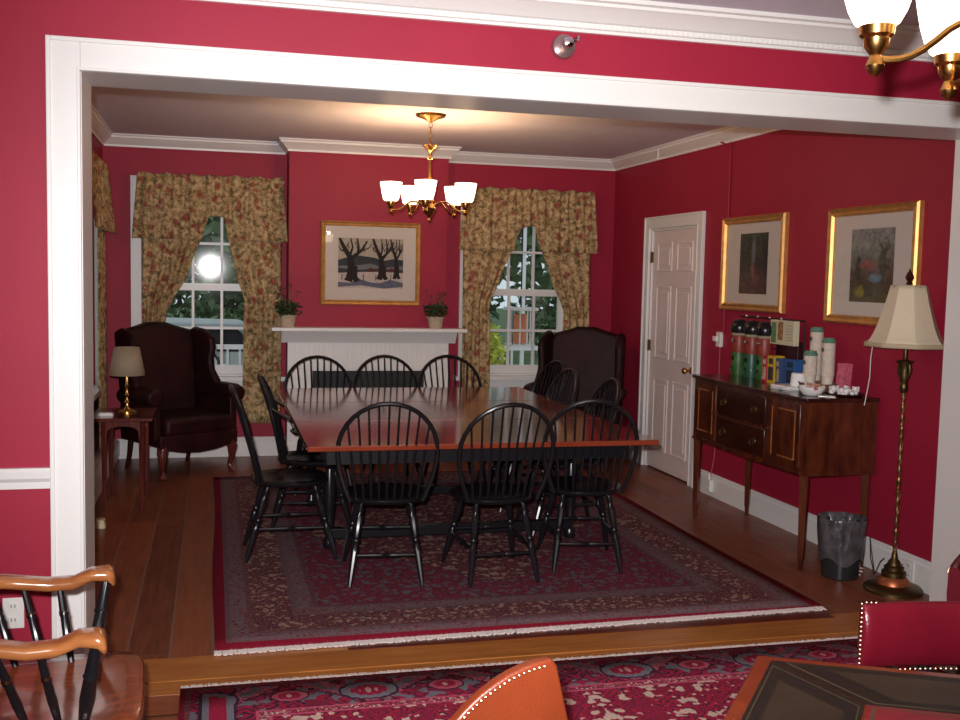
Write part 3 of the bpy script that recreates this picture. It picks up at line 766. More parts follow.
def winter(t, w_, h, zo):
    mb = MB(); lay = [0]
    def pl(pts, mi):
        lay[0] += 1; y = -.0085 - lay[0]*.00002
        mb.prism([(x*w_-w_/2, z*h-h/2+zo) for x, z in pts], y, y-.00001, 'y', mi)
    pl([(0,0),(1,0),(1,1),(0,1)], 0)
    pl([(0,.30),(1,.30),(1,.58),(.85,.60),(.7,.56),(.55,.62),(.42,.64),(.3,.66),(.15,.62),(0,.56)], 1)
    pl([(0,.34),(1,.34),(1,.46),(.7,.42),(.5,.50),(.3,.46),(0,.44)], 6)
    pl([(0,.30),(1,.30),(1,.38),(.6,.40),(.3,.37),(0,.40)], 1)
    pl([(0,0),(1,0),(1,.32),(.7,.34),(.4,.33),(0,.30)], 2)
    pl([(0,.02),(.35,.06),(.7,.0),(1,.04),(1,.10),(.8,.09),(.5,.12),(.25,.10),(0,.12)], 3)
    pl([(.18,.10),(.28,.20),(.45,.14),(.55,.10),(.4,.07)], 3); pl([(.62,.10),(.8,.18),(1,.12),(1,.06),(.8,.05)], 3)
    for x in (.44, .76): pl([(x,.33),(x+.12,.33),(x+.12,.38),(x+.06,.42),(x,.38)], 5)
    for x in (.05,.38,.57,.8,.12): pl([(x,.16),(x+.012,.16),(x+.018,.28),(x+.006,.28)], 4)
    def br(pts, w0, w1):
        L_ = []; R_ = []
        n = len(pts)
        for i, (x, z) in enumerate(pts):
            a = pts[min(i+1, n-1)]; b_ = pts[max(i-1, 0)]; dx, dz = a[0]-b_[0], a[1]-b_[1]; q = math.hypot(dx, dz) or 1
            ww = w0 + (w1-w0)*i/(n-1); L_.append((x-dz/q*ww, z+dx/q*ww)); R_.append((x+dz/q*ww, z-dx/q*ww))
        for i in range(n-1): pl([L_[i], L_[i+1], R_[i+1], R_[i]], 4)
    for cx, s, base in ((.22,1,.14), (.68,.75,.18), (.90,.5,.20)):
        br([(cx-.07*s,base),(cx-.03*s,base+.10),(cx-.02*s,.45),(cx-.03*s,.66)], .062*s, .05*s)
        br([(cx+.08*s,base),(cx+.03*s,base+.08),(cx+.03*s,.45)], .05*s, .045*s)
        br([(cx-.03*s,.60),(cx-.10*s,.74),(cx-.16*s,.88),(cx-.20*s,1)], .045*s, .02*s)
        br([(cx-.01*s,.60),(cx+.06*s,.68),(cx+.14*s,.76),(cx+.22*s,.95)], .040*s, .012*s)
        br([(cx+.08*s,.70),(cx+.09*s,.84),(cx+.07*s,1)], .022*s, .010*s)
        br([(cx-.10*s,.72),(cx-.18*s,.76),(cx-.22*s,.84)], .018*s, .006*s)
        br([(cx+.12*s,.76),(cx+.24*s,.80),(cx+.30*s,.90)], .014*s, .005*s)
        br([(cx-.04*s,.66),(cx-.0*s,.82),(cx-.03*s,1)], .022*s, .008*s)
        rr = random.Random(int(cx*100))
        for k in range(16):
            x = cx + (rr.random()-.5)*.42*s; z = .70 + rr.random()*.18
            x2 = x + (rr.random()-.5)*.10; z2 = z + .06 + rr.random()*.08
            if 0.01 < x < .99 and .01 < x2 < .99: br([(x,z),(x2,min(z2,.99))], .006, .002)
    # keep strokes inside the picture
    mb.v = [(max(-w_/2, min(w_/2, x)), y, max(-h/2+zo, min(h/2+zo, z))) for x, y, z in mb.v]
    mb.build('painting', A_, t, smooth=0)
picture('winter_tree_painting', 'gilt framed picture of bare winter trees hanging over the mantel', .86, .71, .042, .03, (1.305, BY, 1.695), 0, .56, .425, .0, winter)
def watercolour(name, spec):
    m, nt, b = nm(name); g = G(nt); tc = g.n('ShaderNodeTexCoord'); o = tc.outputs['Object']
    sp = g.n('ShaderNodeSeparateXYZ'); nt.links.new(o, sp.inputs[0])
    n1 = g.noise(o, 14, 5, .65); n2 = g.noise(g.mapping(o, (1,1,1), (0,0,0), (4,2,9)), 30, 4, .7)
    z = g.math('ADD', sp.outputs['Z'], g.math('MULTIPLY', g.math('SUBTRACT', n1, .5), .16))
    c = g.ramp(g.math('ADD', g.math('MULTIPLY', z, 2.0), .5), spec['bands'])
    for (x0, z0, rx, rz, col) in spec['blobs']:
        dx = g.math('DIVIDE', g.math('SUBTRACT', sp.outputs['X'], x0), rx); dz = g.math('DIVIDE', g.math('SUBTRACT', sp.outputs['Z'], z0), rz)
        d = g.math('ADD', g.math('ADD', g.math('MULTIPLY', dx, dx), g.math('MULTIPLY', dz, dz)), g.math('ADD', g.math('MULTIPLY', g.math('SUBTRACT', n2, .5), 3.4), g.math('MULTIPLY', g.math('SUBTRACT', n1, .5), 2.4)))
        c = g.mix(g.math('MULTIPLY', g.ramp(d, [(.3, (1,1,1)), (1.0, (0,0,0))]), .85), c, col)
    c = g.mix(.55, c, g.mix(1, c, g.ramp(n2, [(.35, (.25,.25,.3)), (.65, (1.6,1.5,1.4))]), 'MULTIPLY'))
    nt.links.new(c, b.inputs['Base Color']); b.inputs['Roughness'].default_value = .7
    return m
wc1 = watercolour('woodland watercolour', dict(bands=[(0, (.05,.035,.03)), (.25, (.10,.06,.05)), (.45, (.03,.035,.03)), (.8, (.025,.04,.03)), (1, (.05,.07,.05))], blobs=[(0,.08,.035,.12,(.16,.18,.24)), (-.01,-.04,.03,.05,(.32,.10,.09)), (.04,-.10,.05,.03,(.20,.08,.06))]))
wc2 = watercolour('village watercolour', dict(bands=[(0, (.09,.08,.02)), (.28, (.06,.05,.03)), (.42, (.10,.07,.06)), (.55, (.12,.12,.10)), (.75, (.20,.22,.20)), (1, (.24,.26,.25))], blobs=[(.11,.02,.055,.13,(.018,.035,.015)), (-.12,-.03,.03,.10,(.03,.045,.02)), (-.03,.0,.09,.035,(.30,.09,.08)), (.03,-.07,.07,.028,(.13,.25,.33)), (-.10,-.15,.06,.04,(.28,.24,.04))]))
rzr = -PI/2
picture('woodland_watercolour', 'gilt framed dark woodland watercolour above the coffee urns, left of the pair', .86, .66, .05, .04, (R, 6.555, 1.735), rzr, .38, .42, .0, wc1)
picture('village_watercolour', 'gilt framed watercolour with a blue building, behind the floor lamp', .84, .68, .05, .04, (R, 5.21, 1.715), rzr, .40, .42, .0, wc2)
t = thing('narrow_gilt_picture', 'gilt framed picture seen edge-on on the left wall by the opening', 'picture', (L, 7.0, 1.95), PI/2)
frame_mb(.60, .50, .05, .03).build('frame', M['gold'], t, smooth=25)
mb = MB(); mb.span(-.26,.26,-.01,-.002,-.21,.21); mb.build('mat_board', M['matboard'], t, smooth=0)

# ------------------------------------------------------------------ mantel plants
def plant(name, label, x, seed):
    t = thing(name, label, 'plant', (x, BY-.10, 1.15)); rr = random.Random(seed)
    mb = MB(); mb.lathe([(.055,0),(.070,.085),(.078,.086),(.080,.10),(.070,.10),(.066,.088)], n=20); mb.build('pot', M['terracotta'], t)
    mb = MB(); st = MB(); fl = MB()
    def leaf(p, s, m_):
        d = Vector((rr.gauss(0,1), rr.gauss(0,1), rr.gauss(0,.6))).normalized(); u = d.cross(Vector((0,0,1))).normalized()*s*.45
        q = Vector(p); m_.add([q, q+d*s*.5+u, q+d*s, q+d*s*.5-u], [(0,1,2,3)])
    for k in range(300):
        a = rr.random()*2*PI; r_ = .105*math.sqrt(rr.random()); leaf((r_*math.cos(a), r_*math.sin(a), .10+rr.random()*.12*(1-r_*3.4)+.01), .035, mb)
    for k in range(9):
        a = rr.random()*2*PI; tx, ty, tz = .09*math.cos(a), .05*math.sin(a), .27+rr.random()*.09
        st.tube([(0,0,.09),(tx*.4,ty*.4,.19),(tx,ty,tz)], .0018, 5)
        for q in range(3): leaf((tx+rr.gauss(0,.008), ty, tz-.01*q), .022, mb)
        for q in range(5): leaf((tx+rr.gauss(0,.008), ty+rr.gauss(0,.008), tz+rr.gauss(0,.008)), .018, fl)
    f = mb.build('foliage', M['leaf'], t, smooth=0); f['kind'] = 'stuff'
    st.build('stems', M['stem'], t); fl.build('flowers', M['flower'], t, smooth=0)
plant('potted_plant', 'small green plant in a pale clay pot at the left end of the mantel', .60, 4)
plant('potted_plant', 'small green plant in a pale clay pot at the right end of the mantel', 1.86, 9)

# ------------------------------------------------------------------ chandeliers
def chandelier(name, label, loc, a0, Rr, zc, lit, ceil_z, visible=None):
    """loc z = height of the arm plane (candle cup bottoms)"""
    t = thing(name, label, 'chandelier', loc); z0 = loc[2]; hz = ceil_z - z0
    mb = MB(); mb.lathe([(.004,-.075),(.012,-.065),(.008,-.05),(.022,-.03),(.040,-.005),(.050,.02),(.030,.035),(.022,.05),(.034,.07),(.020,.09),(.010,.11),(.010,.21),(.018,.22),(.010,.235),(.009,.35),(.02,.36),(.010,.375),(.010,.40),(.022,.42),(.05,.44),(.058,.448),(.02,.452),(.006,.46)], n=22)
    mb.build('centre_column', M['brass'], t)
    mb = MB(); zz = .46; k = 0
    top = hz - .045
    while zz < top - .005:
        ring = [(0.012*math.cos(q*PI/5)*(1 if k % 2 else 0), .012*math.cos(q*PI/5)*(0 if k % 2 else 1), zz+.020+.022*math.sin(q*PI/5)) for q in range(10)]
        mb.tube(ring, .0028, 6, closed=True); zz += .036; k += 1
    mb.build('chain', M['brass'], t)
    mb = MB(); mb.lathe([(.010,hz-.05),(.025,hz-.045),(.050,hz-.032),(.100,hz-.016),(.108,hz),(.0,hz)], n=28); mb.build('ceiling_canopy', M['brass'], t)
    for k in range(5):
        a = a0 + 2*PI*k/5; ca, sa = math.cos(a), math.sin(a)
        def P(r, z): return (r*ca, r*sa, z)
        pts = []
        for q in range(13):
            s = q/12; pts.append(P(.03 + (Rr-.03)*s, .035 + .055*math.sin(s*PI)*(1-s*.6)*(1 if s < .6 else 1) - .035*s - .028*math.sin(max(0, s-.45)/.55*PI)))
        mb = MB(); mb.tube(pts, .0065, 8); 
        arm = mb.build('arm', M['brass'], t)
        mb = MB(); mb.lathe([(.003,-.034),(.013,-.026),(.017,-.014),(.013,-.002),(.010,.004),(.014,.010),(.022,.020),(.024,.034),(.031,.040),(.033,.056),(.026,.060)], P(Rr, 0), 18)
        mb.build('shade_fitter', M['brass'], t)
        mb = MB(); 
        prof = [(.030,.056),(.040,.062),(.052,.085),(.061,.115),(.068,.150),(.074,.185),(.071,.186),(.064,.150),(.056,.112),(.046,.084),(.034,.066),(.028,.060)] if lit == 'near' else \
               [(.028,.056),(.046,.060),(.054,.072),(.063,.110),(.070,.150),(.076,.185),(.073,.186),(.066,.150),(.058,.110),(.050,.075),(.042,.065),(.026,.062)]
        mb.lathe(prof, P(Rr, 0), 26, caps=False); mb.build('glass_shade', M['litglass'] if lit == 'near' else M['litglass_far'], t)
        ld = bpy.data.lights.new('bulb_light', 'POINT'); ld.energy = EN_FAR if lit != 'near' else EN_NEAR; ld.color = (1,.64,.34) if lit != 'near' else (1,.74,.46); ld.shadow_soft_size = .03
        lo = bpy.data.objects.new('bulb_light', ld); COL.objects.link(lo); lo.parent = t; lo.location = P(Rr, .20)
    return t
EN_FAR, EN_NEAR = 6.3, 4.5
chandelier('dining_chandelier', 'five-light brass chandelier with lit frosted shades over the dining table', (1.45, 7.15, 2.05), math.radians(-107), .27, 0, 'far', H)
cx, cy = 1.435, 1.60
chandelier('foreground_chandelier', 'large brass chandelier cut off by the top right corner of the view', (cx, cy, 2.02), math.atan2(1.90-cy, 1.47-cx), .28, 0, 'near', H)

# ------------------------------------------------------------------ sideboard
SX0, SX1, SY0, SY1 = 3.17, 3.61, 5.06, 6.45
t = thing('sideboard', 'mahogany sideboard on tapered legs against the right wall', 'sideboard', ((SX0+SX1)/2, (SY0+SY1)/2, 0))
hx_, hy_ = (SX1-SX0)/2, (SY1-SY0)/2
def front(y, bow=.0): return -hx_ - .045*max(0, 1-(y/(hy_*.55))**2)**.5 if abs(y) < hy_*.55 else -hx_
def plan(off, n=24):
    pts = [(hx_, -hy_-off), (hx_, hy_+off)]
    for k in range(n+1):
        y = hy_ - 2*hy_*k/n; pts.append((-hx_ - off - .030*math.cos(PI*y/(2*hy_)), y*(1+off/hy_)))
    return pts
mb = MB(); mb.prism(plan(.018), .953, .975); mb.build('worktop', M['mahog'], t, smooth=40, bevel=.004)
mb = MB(); mb.prism(plan(0), .54, .953); mb.prism(plan(.006), .54, .555); mb.build('body', M['mahog2'], t, smooth=40)
def fx_(y): return -hx_ - .030*math.cos(PI*y/(2*hy_))
def front_panel(nm_, y0, y1, z0, z1, m, inset=.010):
    mb = MB(); n = 6; pts = []
    for k in range(n+1): y = y0 + (y1-y0)*k/n; pts.append((fx_(y)-inset, y))
    for k in range(n+1): y = y1 - (y1-y0)*k/n; pts.append((fx_(y)+.004, y))
    mb.prism(pts, z0, z1); return mb.build(nm_, m, t, smooth=40, bevel=.003)
for y0, y1 in ((-.64,-.33), (.33,.64)):
    d = front_panel('door', y0, y1, .575, .935, M['mahog2'])
    mb = MB()
    a = y0+.04; b_ = y1-.04
    for (ya, yb, za, zb) in ((a, a+.008, .615, .895), (b_-.008, b_, .615, .895), (a, b_, .615, .623), (a, b_, .887, .895)):
        mb.span(fx_((ya+yb)/2)-.013, fx_((ya+yb)/2)-.006, ya, yb, za, zb)
    mb.build('inlay', M['cherry'], d, smooth=0)
    mb = MB(); yk = y1-.02 if y0 < 0 else y0+.02; mb.lathe([(.010,0),(.004,.006),(.010,.016),(.004,.022)], (fx_(yk)-.010, yk, .76), 12, r=rotm(0,-PI/2,0)); mb.build('knob', M['brassdark'], d)
for z0, z1 in ((.575,.745), (.765,.935)):
    d = front_panel('drawer', -.30, .30, z0, z1, M['mahog'], .012)
    for yk in (-.19, .19):
        zk = (z0+z1)/2; x = fx_(yk)-.014
        mb = MB(); mb.lathe([(.022,0),(.020,.003),(.004,.004)], (x+.002, yk, zk), 14, r=rotm(0,-PI/2,0))
        mb.tube([(x-.008, yk-.025, zk+.008), (x-.016, yk-.022, zk-.014), (x-.018, yk, zk-.022), (x-.016, yk+.022, zk-.014), (x-.008, yk+.025, zk+.008)], .003, 6); mb.build('bail_pull', M['brassdark'], d)
for lx, ly in ((-hx_+.02, -hy_+.035), (-hx_+.02, hy_-.035), (hx_-.03, -hy_+.035), (hx_-.03, hy_-.035), (-hx_-.005, .0)):
    if ly == 0: lx, ly = hx_-.2, 0.0
    if lx == hx_-.2: continue
    mb = MB(); mb.turned((lx, ly, 0), (lx, ly, .56), [(0,.016),(.1,.018),(.12,.022),(1,.033)], 4)
    mb.build('leg', M['mahog2'], t, smooth=0)
SZ = .975
# coffee urns with domed black lids
def urn(x, y, label, a, b_):
    t = thing('coffee_urn', label, 'coffee dispenser', (x, y, SZ), 0, 'coffee urns on the sideboard')
    mb = MB(); mb.lathe([(.046,0),(.048,.01),(.048,.135),(.046,.155)], n=22); mb.build('lower_sleeve', a, t)
    mb = MB(); mb.lathe([(.0465,.155),(.048,.16),(.048,.262),(.046,.268)], n=22); mb.build('upper_sleeve', b_, t)
    mb = MB(); mb.lathe([(.047,.268),(.052,.272),(.052,.282),(.047,.286)], n=22); mb.build('collar', M['tanshade'], t)
    mb = MB(); mb.lathe([(.046,.286),(.058,.292),(.064,.315),(.060,.345),(.042,.368),(.018,.378),(.001,.380)], n=22); mb.build('lid', M['black'], t)
    mb = MB(); mb.lathe([(.014,0),(.014,.012),(.002,.014)], (-.047,-.012,.235), 12, r=rotm(0,-PI/2,0)); mb.build('badge', M['chrome'], t)
    mb = MB(); mb.tube([(-.048,-.012,.06),(-.062,-.012,.05),(-.064,-.012,.03)], .007, 8); mb.span(-.058,-.047,-.02,-.004,.10,.13); mb.build('spout', M['black'], t)
    return t
og = mat('orange sleeve', (.24,.035,.02), .45, var=.2, vscale=30); gn = mat('green sleeve', (.035,.12,.022), .45, var=.5, vscale=18); dg = mat('dark green sleeve', (.02,.09,.05), .4, var=.3, vscale=20)
urn(3.47, 6.42, 'coffee urn with bright green and orange sleeve, farthest left on the sideboard', gn, og)
urn(3.47, 6.24, 'coffee urn with a dark green lower sleeve, middle of the three', dg, og)
urn(3.47, 6.08, 'coffee urn with green and orange sleeve beside the red tea box', gn, og)
t = thing('wire_rack', 'dark wire rack standing behind the coffee urns under the picture', 'rack', (3.57, 6.0, SZ))
mb = MB()
for yy in (-.22, .50): mb.tube([(0,yy,0),(0,yy,.37)], .005, 8)
mb.tube([(0,-.22,.395),(0,.50,.395)], .006, 8); mb.tube([(-.06,-.22,.395),(-.06,.50,.395)], .004, 8)
mb.tube([(0,-.22,.37),(0,-.22,.395),(-.06,-.22,.395)], .004, 8); mb.tube([(0,.50,.37),(0,.50,.395),(-.06,.50,.395)], .004, 8); mb.tube([(0,-.22,.20),(0,.50,.20)], .004, 8)
mb.build('wire_frame', M['iron'], t)
mb = MB()
for yy in (-.05,.10,.25,.40): mb.ball((-.06,yy,.402), .011, 10, 6)
mb.build('chrome_knobs', M['chrome'], t)
mb = MB(); mb.span(-.03,.02,-.20,.06,.06,.26); mb.build('back_panel', mat('dark maroon panel', (.03,.006,.008), .4), t, smooth=0, bevel=.004)
# cream sachet box clipped to the rack
t = thing('sachet_box', 'cream printed box hanging beside the black urn lids', 'box', (3.50, 5.90, SZ+.24), 0)
cb_ = mat('cream card', (.58,.53,.36), .6)
mb = MB(); mb.span(-.02,.02,-.145,.135,0,.155); mb.build('carton', cb_, t, smooth=0, bevel=.002)
mb = MB(); mb.span(-.022,-.020,.06,.12,.01,.14); mb.build('green_print', mat('green print', (.12,.22,.10), .6, var=.6, vscale=50), t, smooth=0)
mb = MB(); mb.span(-.022,-.020,-.02,.04,.03,.145); mb.build('brown_print', mat('brown print', (.28,.15,.06), .6, var=.7, vscale=60), t, smooth=0)
mb = MB()
for q in range(6): mb.span(-.0215,-.020,-.13,-.05,.03+.018*q,.036+.018*q)
mb.build('grey_lines', mat('grey print', (.35,.36,.30), .6), t, smooth=0)
def carton(name, y, wd, h, col, col2, label, x=3.42, hd=.035):
    t = thing(name, label, 'box', (x, y, SZ), 0, 'tea boxes on the sideboard')
    mb = MB(); mb.span(-hd, hd, -wd/2, wd/2, 0, h); mb.build('carton', mat(name+' card', col, .4), t, smooth=0, bevel=.0015)
    mb = MB(); mb.span(-hd-.001, -hd, -wd*.36, wd*.36, h*.12, h*.60); mb.span(-hd-.001, -hd, -wd*.3, wd*.3, h*.70, h*.9); mb.build('printed_band', mat(name+' print', col2, .5, var=.7, vscale=50), t, smooth=0)
carton('red_tea_box', 5.925, .055, .165, (.40,.02,.03), (.50,.30,.25), 'narrow red tea box between the urns and the yellow box')
carton('yellow_tea_box', 5.845, .085, .175, (.55,.36,.02), (.04,.035,.03), 'yellow tea box with black print')
carton('blue_tea_box', 5.765, .050, .165, (.03,.06,.16), (.30,.26,.12), 'narrow dark blue tea box beside the yellow one')
carton('navy_tea_box', 5.675, .105, .165, (.02,.09,.26), (.01,.02,.04), 'wide blue tea box with a dark front panel', 3.45)
mb = MB(); mb.lathe([(.044,0),(.046,.006),(.040,.072),(.036,.076),(.0,.076)], n=24); o = mb.build('white_cup', M['paper']); o.location = (3.37, 5.50, SZ+.022); tag(o, 'upturned white cup on the stack of napkins', 'cup')
t = thing('napkin_stack', 'pile of white napkins under the upturned cup', 'napkins', (3.34, 5.54, SZ))
rr = random.Random(5)
for k in range(4):
    mb = MB(); mb.box((rr.gauss(0,.004), rr.gauss(0,.006), .003+.0055*k), (.15,.17,.005), rotm(0,0,rr.gauss(.1,.12))); mb.build('napkin', M['paper'], t, smooth=0, bevel=.001)
def cups(name, x, y, h, label):
    t = thing(name, label, 'cup stack', (x, y, SZ), 0, 'stacks of lidded paper cups')
    mb = MB(); prof = [(.030,0)]; z = 0
    mb.lathe([(.032,0),(.035,.09)], n=20)
    while z + .09 < h - .03: 
        mb.lathe([(.036,.088+z),(.0395,.091+z),(.0395,.097+z),(.037,.100+z)], n=20); z += .011
    mb.lathe([(.036,.08),(.037,h-.03)], n=20)
    mb.build('paper_cups', mat('cream paper cups', (.62,.54,.45), .6, var=.12, vscale=30), t)
    mb = MB(); mb.lathe([(.039,h-.03),(.041,h-.026),(.041,h-.018),(.036,h-.012),(.034,h),(.0,h)], n=20); mb.build('green_lid', mat('green cup lid', (.10,.22,.15), .35), t)
    mb = MB(); mb.lathe([(.013,0),(.013,.002),(.001,.002)], (-.0385,0,h-.07), 12, r=rotm(0,-PI/2,0)); mb.build('cup_emblem', mat('dark emblem', (.05,.08,.06), .5), t)
cups('paper_cup_stack', 3.52, 5.56, .37, 'tallest stack of cream paper cups with green lid, at the back')
cups('paper_cup_stack', 3.50, 5.40, .315, 'right-hand stack of cream paper cups with green lid, next to the pink packets')
cups('paper_cup_stack', 3.42, 5.46, .235, 'shortest stack of cream paper cups with green lid, at the front')
t = thing('sweetener_caddy', 'upright holder of pink sweetener packets at the wall', 'sweetener packets', (3.53, 5.27, SZ))
for k in range(5):
    mb = MB(); mb.box((-.03+.012*k, 0, .09), (.003,.070,.17), rotm(0,.06,0)); mb.build('pink_packet', mat('pink paper', (.62,.13,.20), .6, var=.3, vscale=50), t, smooth=0)
mb = MB(); mb.span(-.04,.04,-.04,.04,0,.02); mb.build('caddy_base', M['plastic'], t, smooth=0)
mb = MB(); 
mb.lathe([(.085,0),(.10,.012),(.118,.05),(.120,.056),(.112,.054),(.094,.016),(.0,.008)], n=28); o = mb.build('wicker_basket', mat('brown wicker', (.16,.08,.045), .6, var=.4, vscale=70, bump=.8, bscale=150), smooth=40); o.location = (3.42, 5.375, SZ); o.scale = (.85,1.05,1); tag(o, 'low brown wicker basket behind the white bowl', 'basket')
t = thing('white_bowl', 'white bowl filled with small packets at the front edge of the sideboard', 'bowl', (3.275, 5.20, SZ))
mb = MB(); mb.lathe([(.035,0),(.050,.006),(.072,.036),(.078,.052),(.074,.052),(.066,.036),(.045,.012),(.0,.010)], n=26); mb.build('bowl', M['paper'], t)
pk_m = [mat('peach packets', (.65,.33,.16), .6), mat('white packets', (.7,.66,.6), .6), mat('pink packets', (.6,.2,.2), .6)]
for k in range(16):
    mb = MB(); mb.box((rr.gauss(0,.022), rr.gauss(0,.026), .046+.022*rr.random()), (.035,.024,.004), rotm(rr.gauss(0,.35), rr.gauss(0,.35), rr.random()*3)); mb.build('packet', pk_m[k % 3], t, smooth=0, bevel=.001)
t = thing('creamer_tray', 'dark tray heaped with small white creamer cups at the near end of the sideboard', 'tray', (3.44, 5.17-.0, SZ))
t.location = (3.47, 5.175, SZ)
mb = MB(); mb.lathe([(.08,0),(.10,.004),(.108,.014),(.104,.016),(.096,.008),(.0,.006)], n=28); mb.build('tray', M['mahog'], t)
for k in range(22):
    a = rr.random()*2*PI; q = .078*math.sqrt(rr.random()); mb = MB(); mb.lathe([(.010,0),(.014,.018),(.016,.019),(.016,.021),(.0,.021)], (q*math.cos(a), q*math.sin(a), .010+.018*(k % 2)), 10, r=rotm(rr.gauss(0,.3),rr.gauss(0,.3),0)); mb.build('creamer_cup', M['paper'], t)
t = MB(); 
for k in range(4): t.box((rr.gauss(0,.01), rr.gauss(0,.02), .003+.003*k), (.05,.09,.002), rotm(0,0,rr.random()*2))
o = t.build('foil_packets', mat('silver foil', (.6,.58,.55), .3, .7), smooth=0); o.location = (3.30, 5.36-.27, SZ); tag(o, 'loose silver packets lying beside the creamer tray', 'packets', kind='stuff')

# ------------------------------------------------------------------ floor lamp
t = thing('floor_lamp', 'tall bronze floor lamp with a pleated cream bell shade beside the bin', 'lamp', (3.475, 4.665, 0))
mb = MB(); mb.lathe([(.150,0),(.150,.014),(.140,.026),(.105,.036),(.085,.040)], n=36); mb.build('base_disc', M['brassdark'], t)
mb = MB(); mb.lathe([(.085,.038),(.082,.055),(.066,.075),(.060,.080)], n=32); mb.build('copper_ring', mat('copper patina', (.42,.12,.05), .4, .6, var=.4, vscale=25), t)
mb = MB(); mb.lathe([(.062,.078),(.062,.105),(.050,.112),(.050,.130),(.036,.140),(.030,.158),(.018,.172),(.014,.20)], n=28); mb.build('base_column', M['brassdark'], t)
mb = MB()
pts = []; rad = []
for q in range(70):
    s = q/69; pts.append((0,0,.19+.86*s)); rad.append(.0095 + .0028*math.sin(q*PI/2.2))
mb.tube(pts, rad, 10)
for k in range(2):
    hp = [(.011*math.cos(q*.45+k*PI), .011*math.sin(q*.45+k*PI), .19+.86*q/90) for q in range(91)]; mb.tube(hp, .0035, 5)
mb.build('twisted_pole', mat('bronze pole', (.20,.085,.035), .4, .7, var=.4, vscale=30), t)
mb = MB(); mb.lathe([(.012,1.05),(.02,1.06),(.024,1.085),(.018,1.10),(.030,1.14),(.026,1.17),(.034,1.20),(.040,1.215),(.018,1.22),(.012,1.23),(.012,1.30)], n=20)
for k in range(4):
    a = k*PI/2; mb.tube([(.02*math.cos(a),.02*math.sin(a),1.12),(.042*math.cos(a),.042*math.sin(a),1.16),(.036*math.cos(a),.036*math.sin(a),1.20),(.052*math.cos(a),.052*math.sin(a),1.215)], .005, 6)
mb.build('urn_holder', M['brassdark'], t)
mb = MB()
n = 10
def bell(u, v):
    a = 2*PI*u; k = v; r_ = .205 + (.088-.205)*(k**.62)*.98
    cor = math.cos(PI/8)/math.cos(((a + PI/8) % (PI/4)) - PI/8)
    return (r_*cor*math.cos(a), r_*cor*math.sin(a), 1.30 + .305*v)
mb.grid(bell, 64, 12); 
shm = mat('cream silk shade', (.66,.56,.40), .6, bump=.3, bscale=140, stretch=(1,1,.05))
sh = mb.build('lamp_shade', shm, t, smooth=20, solid=.003)
mb = MB()
def band(r_, z0, z1):
    mb.grid(lambda u, v: (r_*(math.cos(PI/8)/math.cos(((2*PI*u+PI/8) % (PI/4))-PI/8))*math.cos(2*PI*u), r_*(math.cos(PI/8)/math.cos(((2*PI*u+PI/8) % (PI/4))-PI/8))*math.sin(2*PI*u), z0+(z1-z0)*v), 64, 1)
band(.208, 1.288, 1.312); band(.090, 1.598, 1.608)
mb.build('shade_trim', mat('beige braid', (.46,.37,.24), .8), sh, smooth=20, solid=.004)
mb = MB(); mb.tube([(0,0,1.30),(0,0,1.60)], .004, 6)
for k in range(4): a = k*PI/2; mb.tube([(0,0,1.60),(.09*math.cos(a),.09*math.sin(a),1.598)], .0025, 5)
mb.build('harp', M['brassdark'], t)
mb = MB(); mb.lathe([(.006,1.605),(.018,1.615),(.010,1.625),(.022,1.645),(.016,1.665),(.006,1.68),(.001,1.695)], n=14); mb.build('finial', M['mahog'], t)
mb = MB(); mb.lathe([(.018,1.33),(.03,1.38),(.034,1.42),(.022,1.46),(.004,1.475)], n=14); mb.build('bulb', M['plastic'], t)
# pull cord
mb = MB(); mb.tube([(-.125,.10,1.31),(-.128,.11,1.22),(-.135,.10,1.12),(-.14,.11,1.04),(-.145,.12,.97)], .0028, 6); mb.build('pull_cord', M['cord_white'], t)
# power cord
mb = MB(); pts = [(3.475,4.75,.15),(3.49,4.80,.12),(3.50,4.86,.03),(3.50,4.90,.16),(3.51,4.93,.22),(3.52,4.93,.10),(3.53,4.90,.008),(3.55,4.86,.008),(3.57,4.82,.06),(3.60,4.76,.11)]
mb.tube(pts, .003, 6); tag(mb.build('power_cord', M['cord_brown']), 'dark looping power cord behind the floor lamp base', 'cord')
t = MB(); 
for k in range(5):
    a = k*.9; t.tube([(.02*math.cos(a),.02*math.sin(a),.006+.012*k),(.045*math.cos(a+1),.045*math.sin(a+1),.02+.01*k),(.03*math.cos(a+2.2),.04*math.sin(a+2.2),.008+.01*k)], .004, 6)
o = t.build('coiled_cord', M['cord_white']); o.location = (3.44, 4.93+.0, 0); tag(o, 'small coil of pale cord on the floor behind the lamp', 'cord')

# ------------------------------------------------------------------ waste bin
t = thing('waste_bin', 'dark round waste bin with a grey plastic liner by the sideboard', 'bin', (3.345, 4.95, 0))
mb = MB(); mb.lathe([(.092,0),(.098,.006),(.122,.30),(.126,.302),(.124,.308),(.118,.304),(.092,.012),(.0,.010)], n=30); mb.build('bin_body', mat('smoked plastic', (.018,.022,.022), .25, spec=.6), t)
mb = MB(); rr = random.Random(11)
ph = [rr.random()*6 for _ in range(6)]
def lin(u, v):
    a = 2*PI*u; w_ = .006*math.sin(9*a+ph[0]+3*v)+.004*math.sin(17*a+ph[1]-5*v)
    if v < .72: s = v/.72; return ((.112+.020*s+w_*s)*math.cos(a), (.112+.020*s+w_*s)*math.sin(a), .10+.235*s + .02*math.sin(4*a)*(1-s))
    s = (v-.72)/.28; return ((.132-.022*s+w_)*math.cos(a), (.132-.022*s+w_)*math.sin(a), .335+.012*math.sin(s*PI)-.05*s)
mb.grid(lin, 60, 16); mb.build('liner', mat('grey film liner', (.07,.065,.07), .28, var=.5, vscale=14, bump=.8, bscale=22), t, smooth=60)
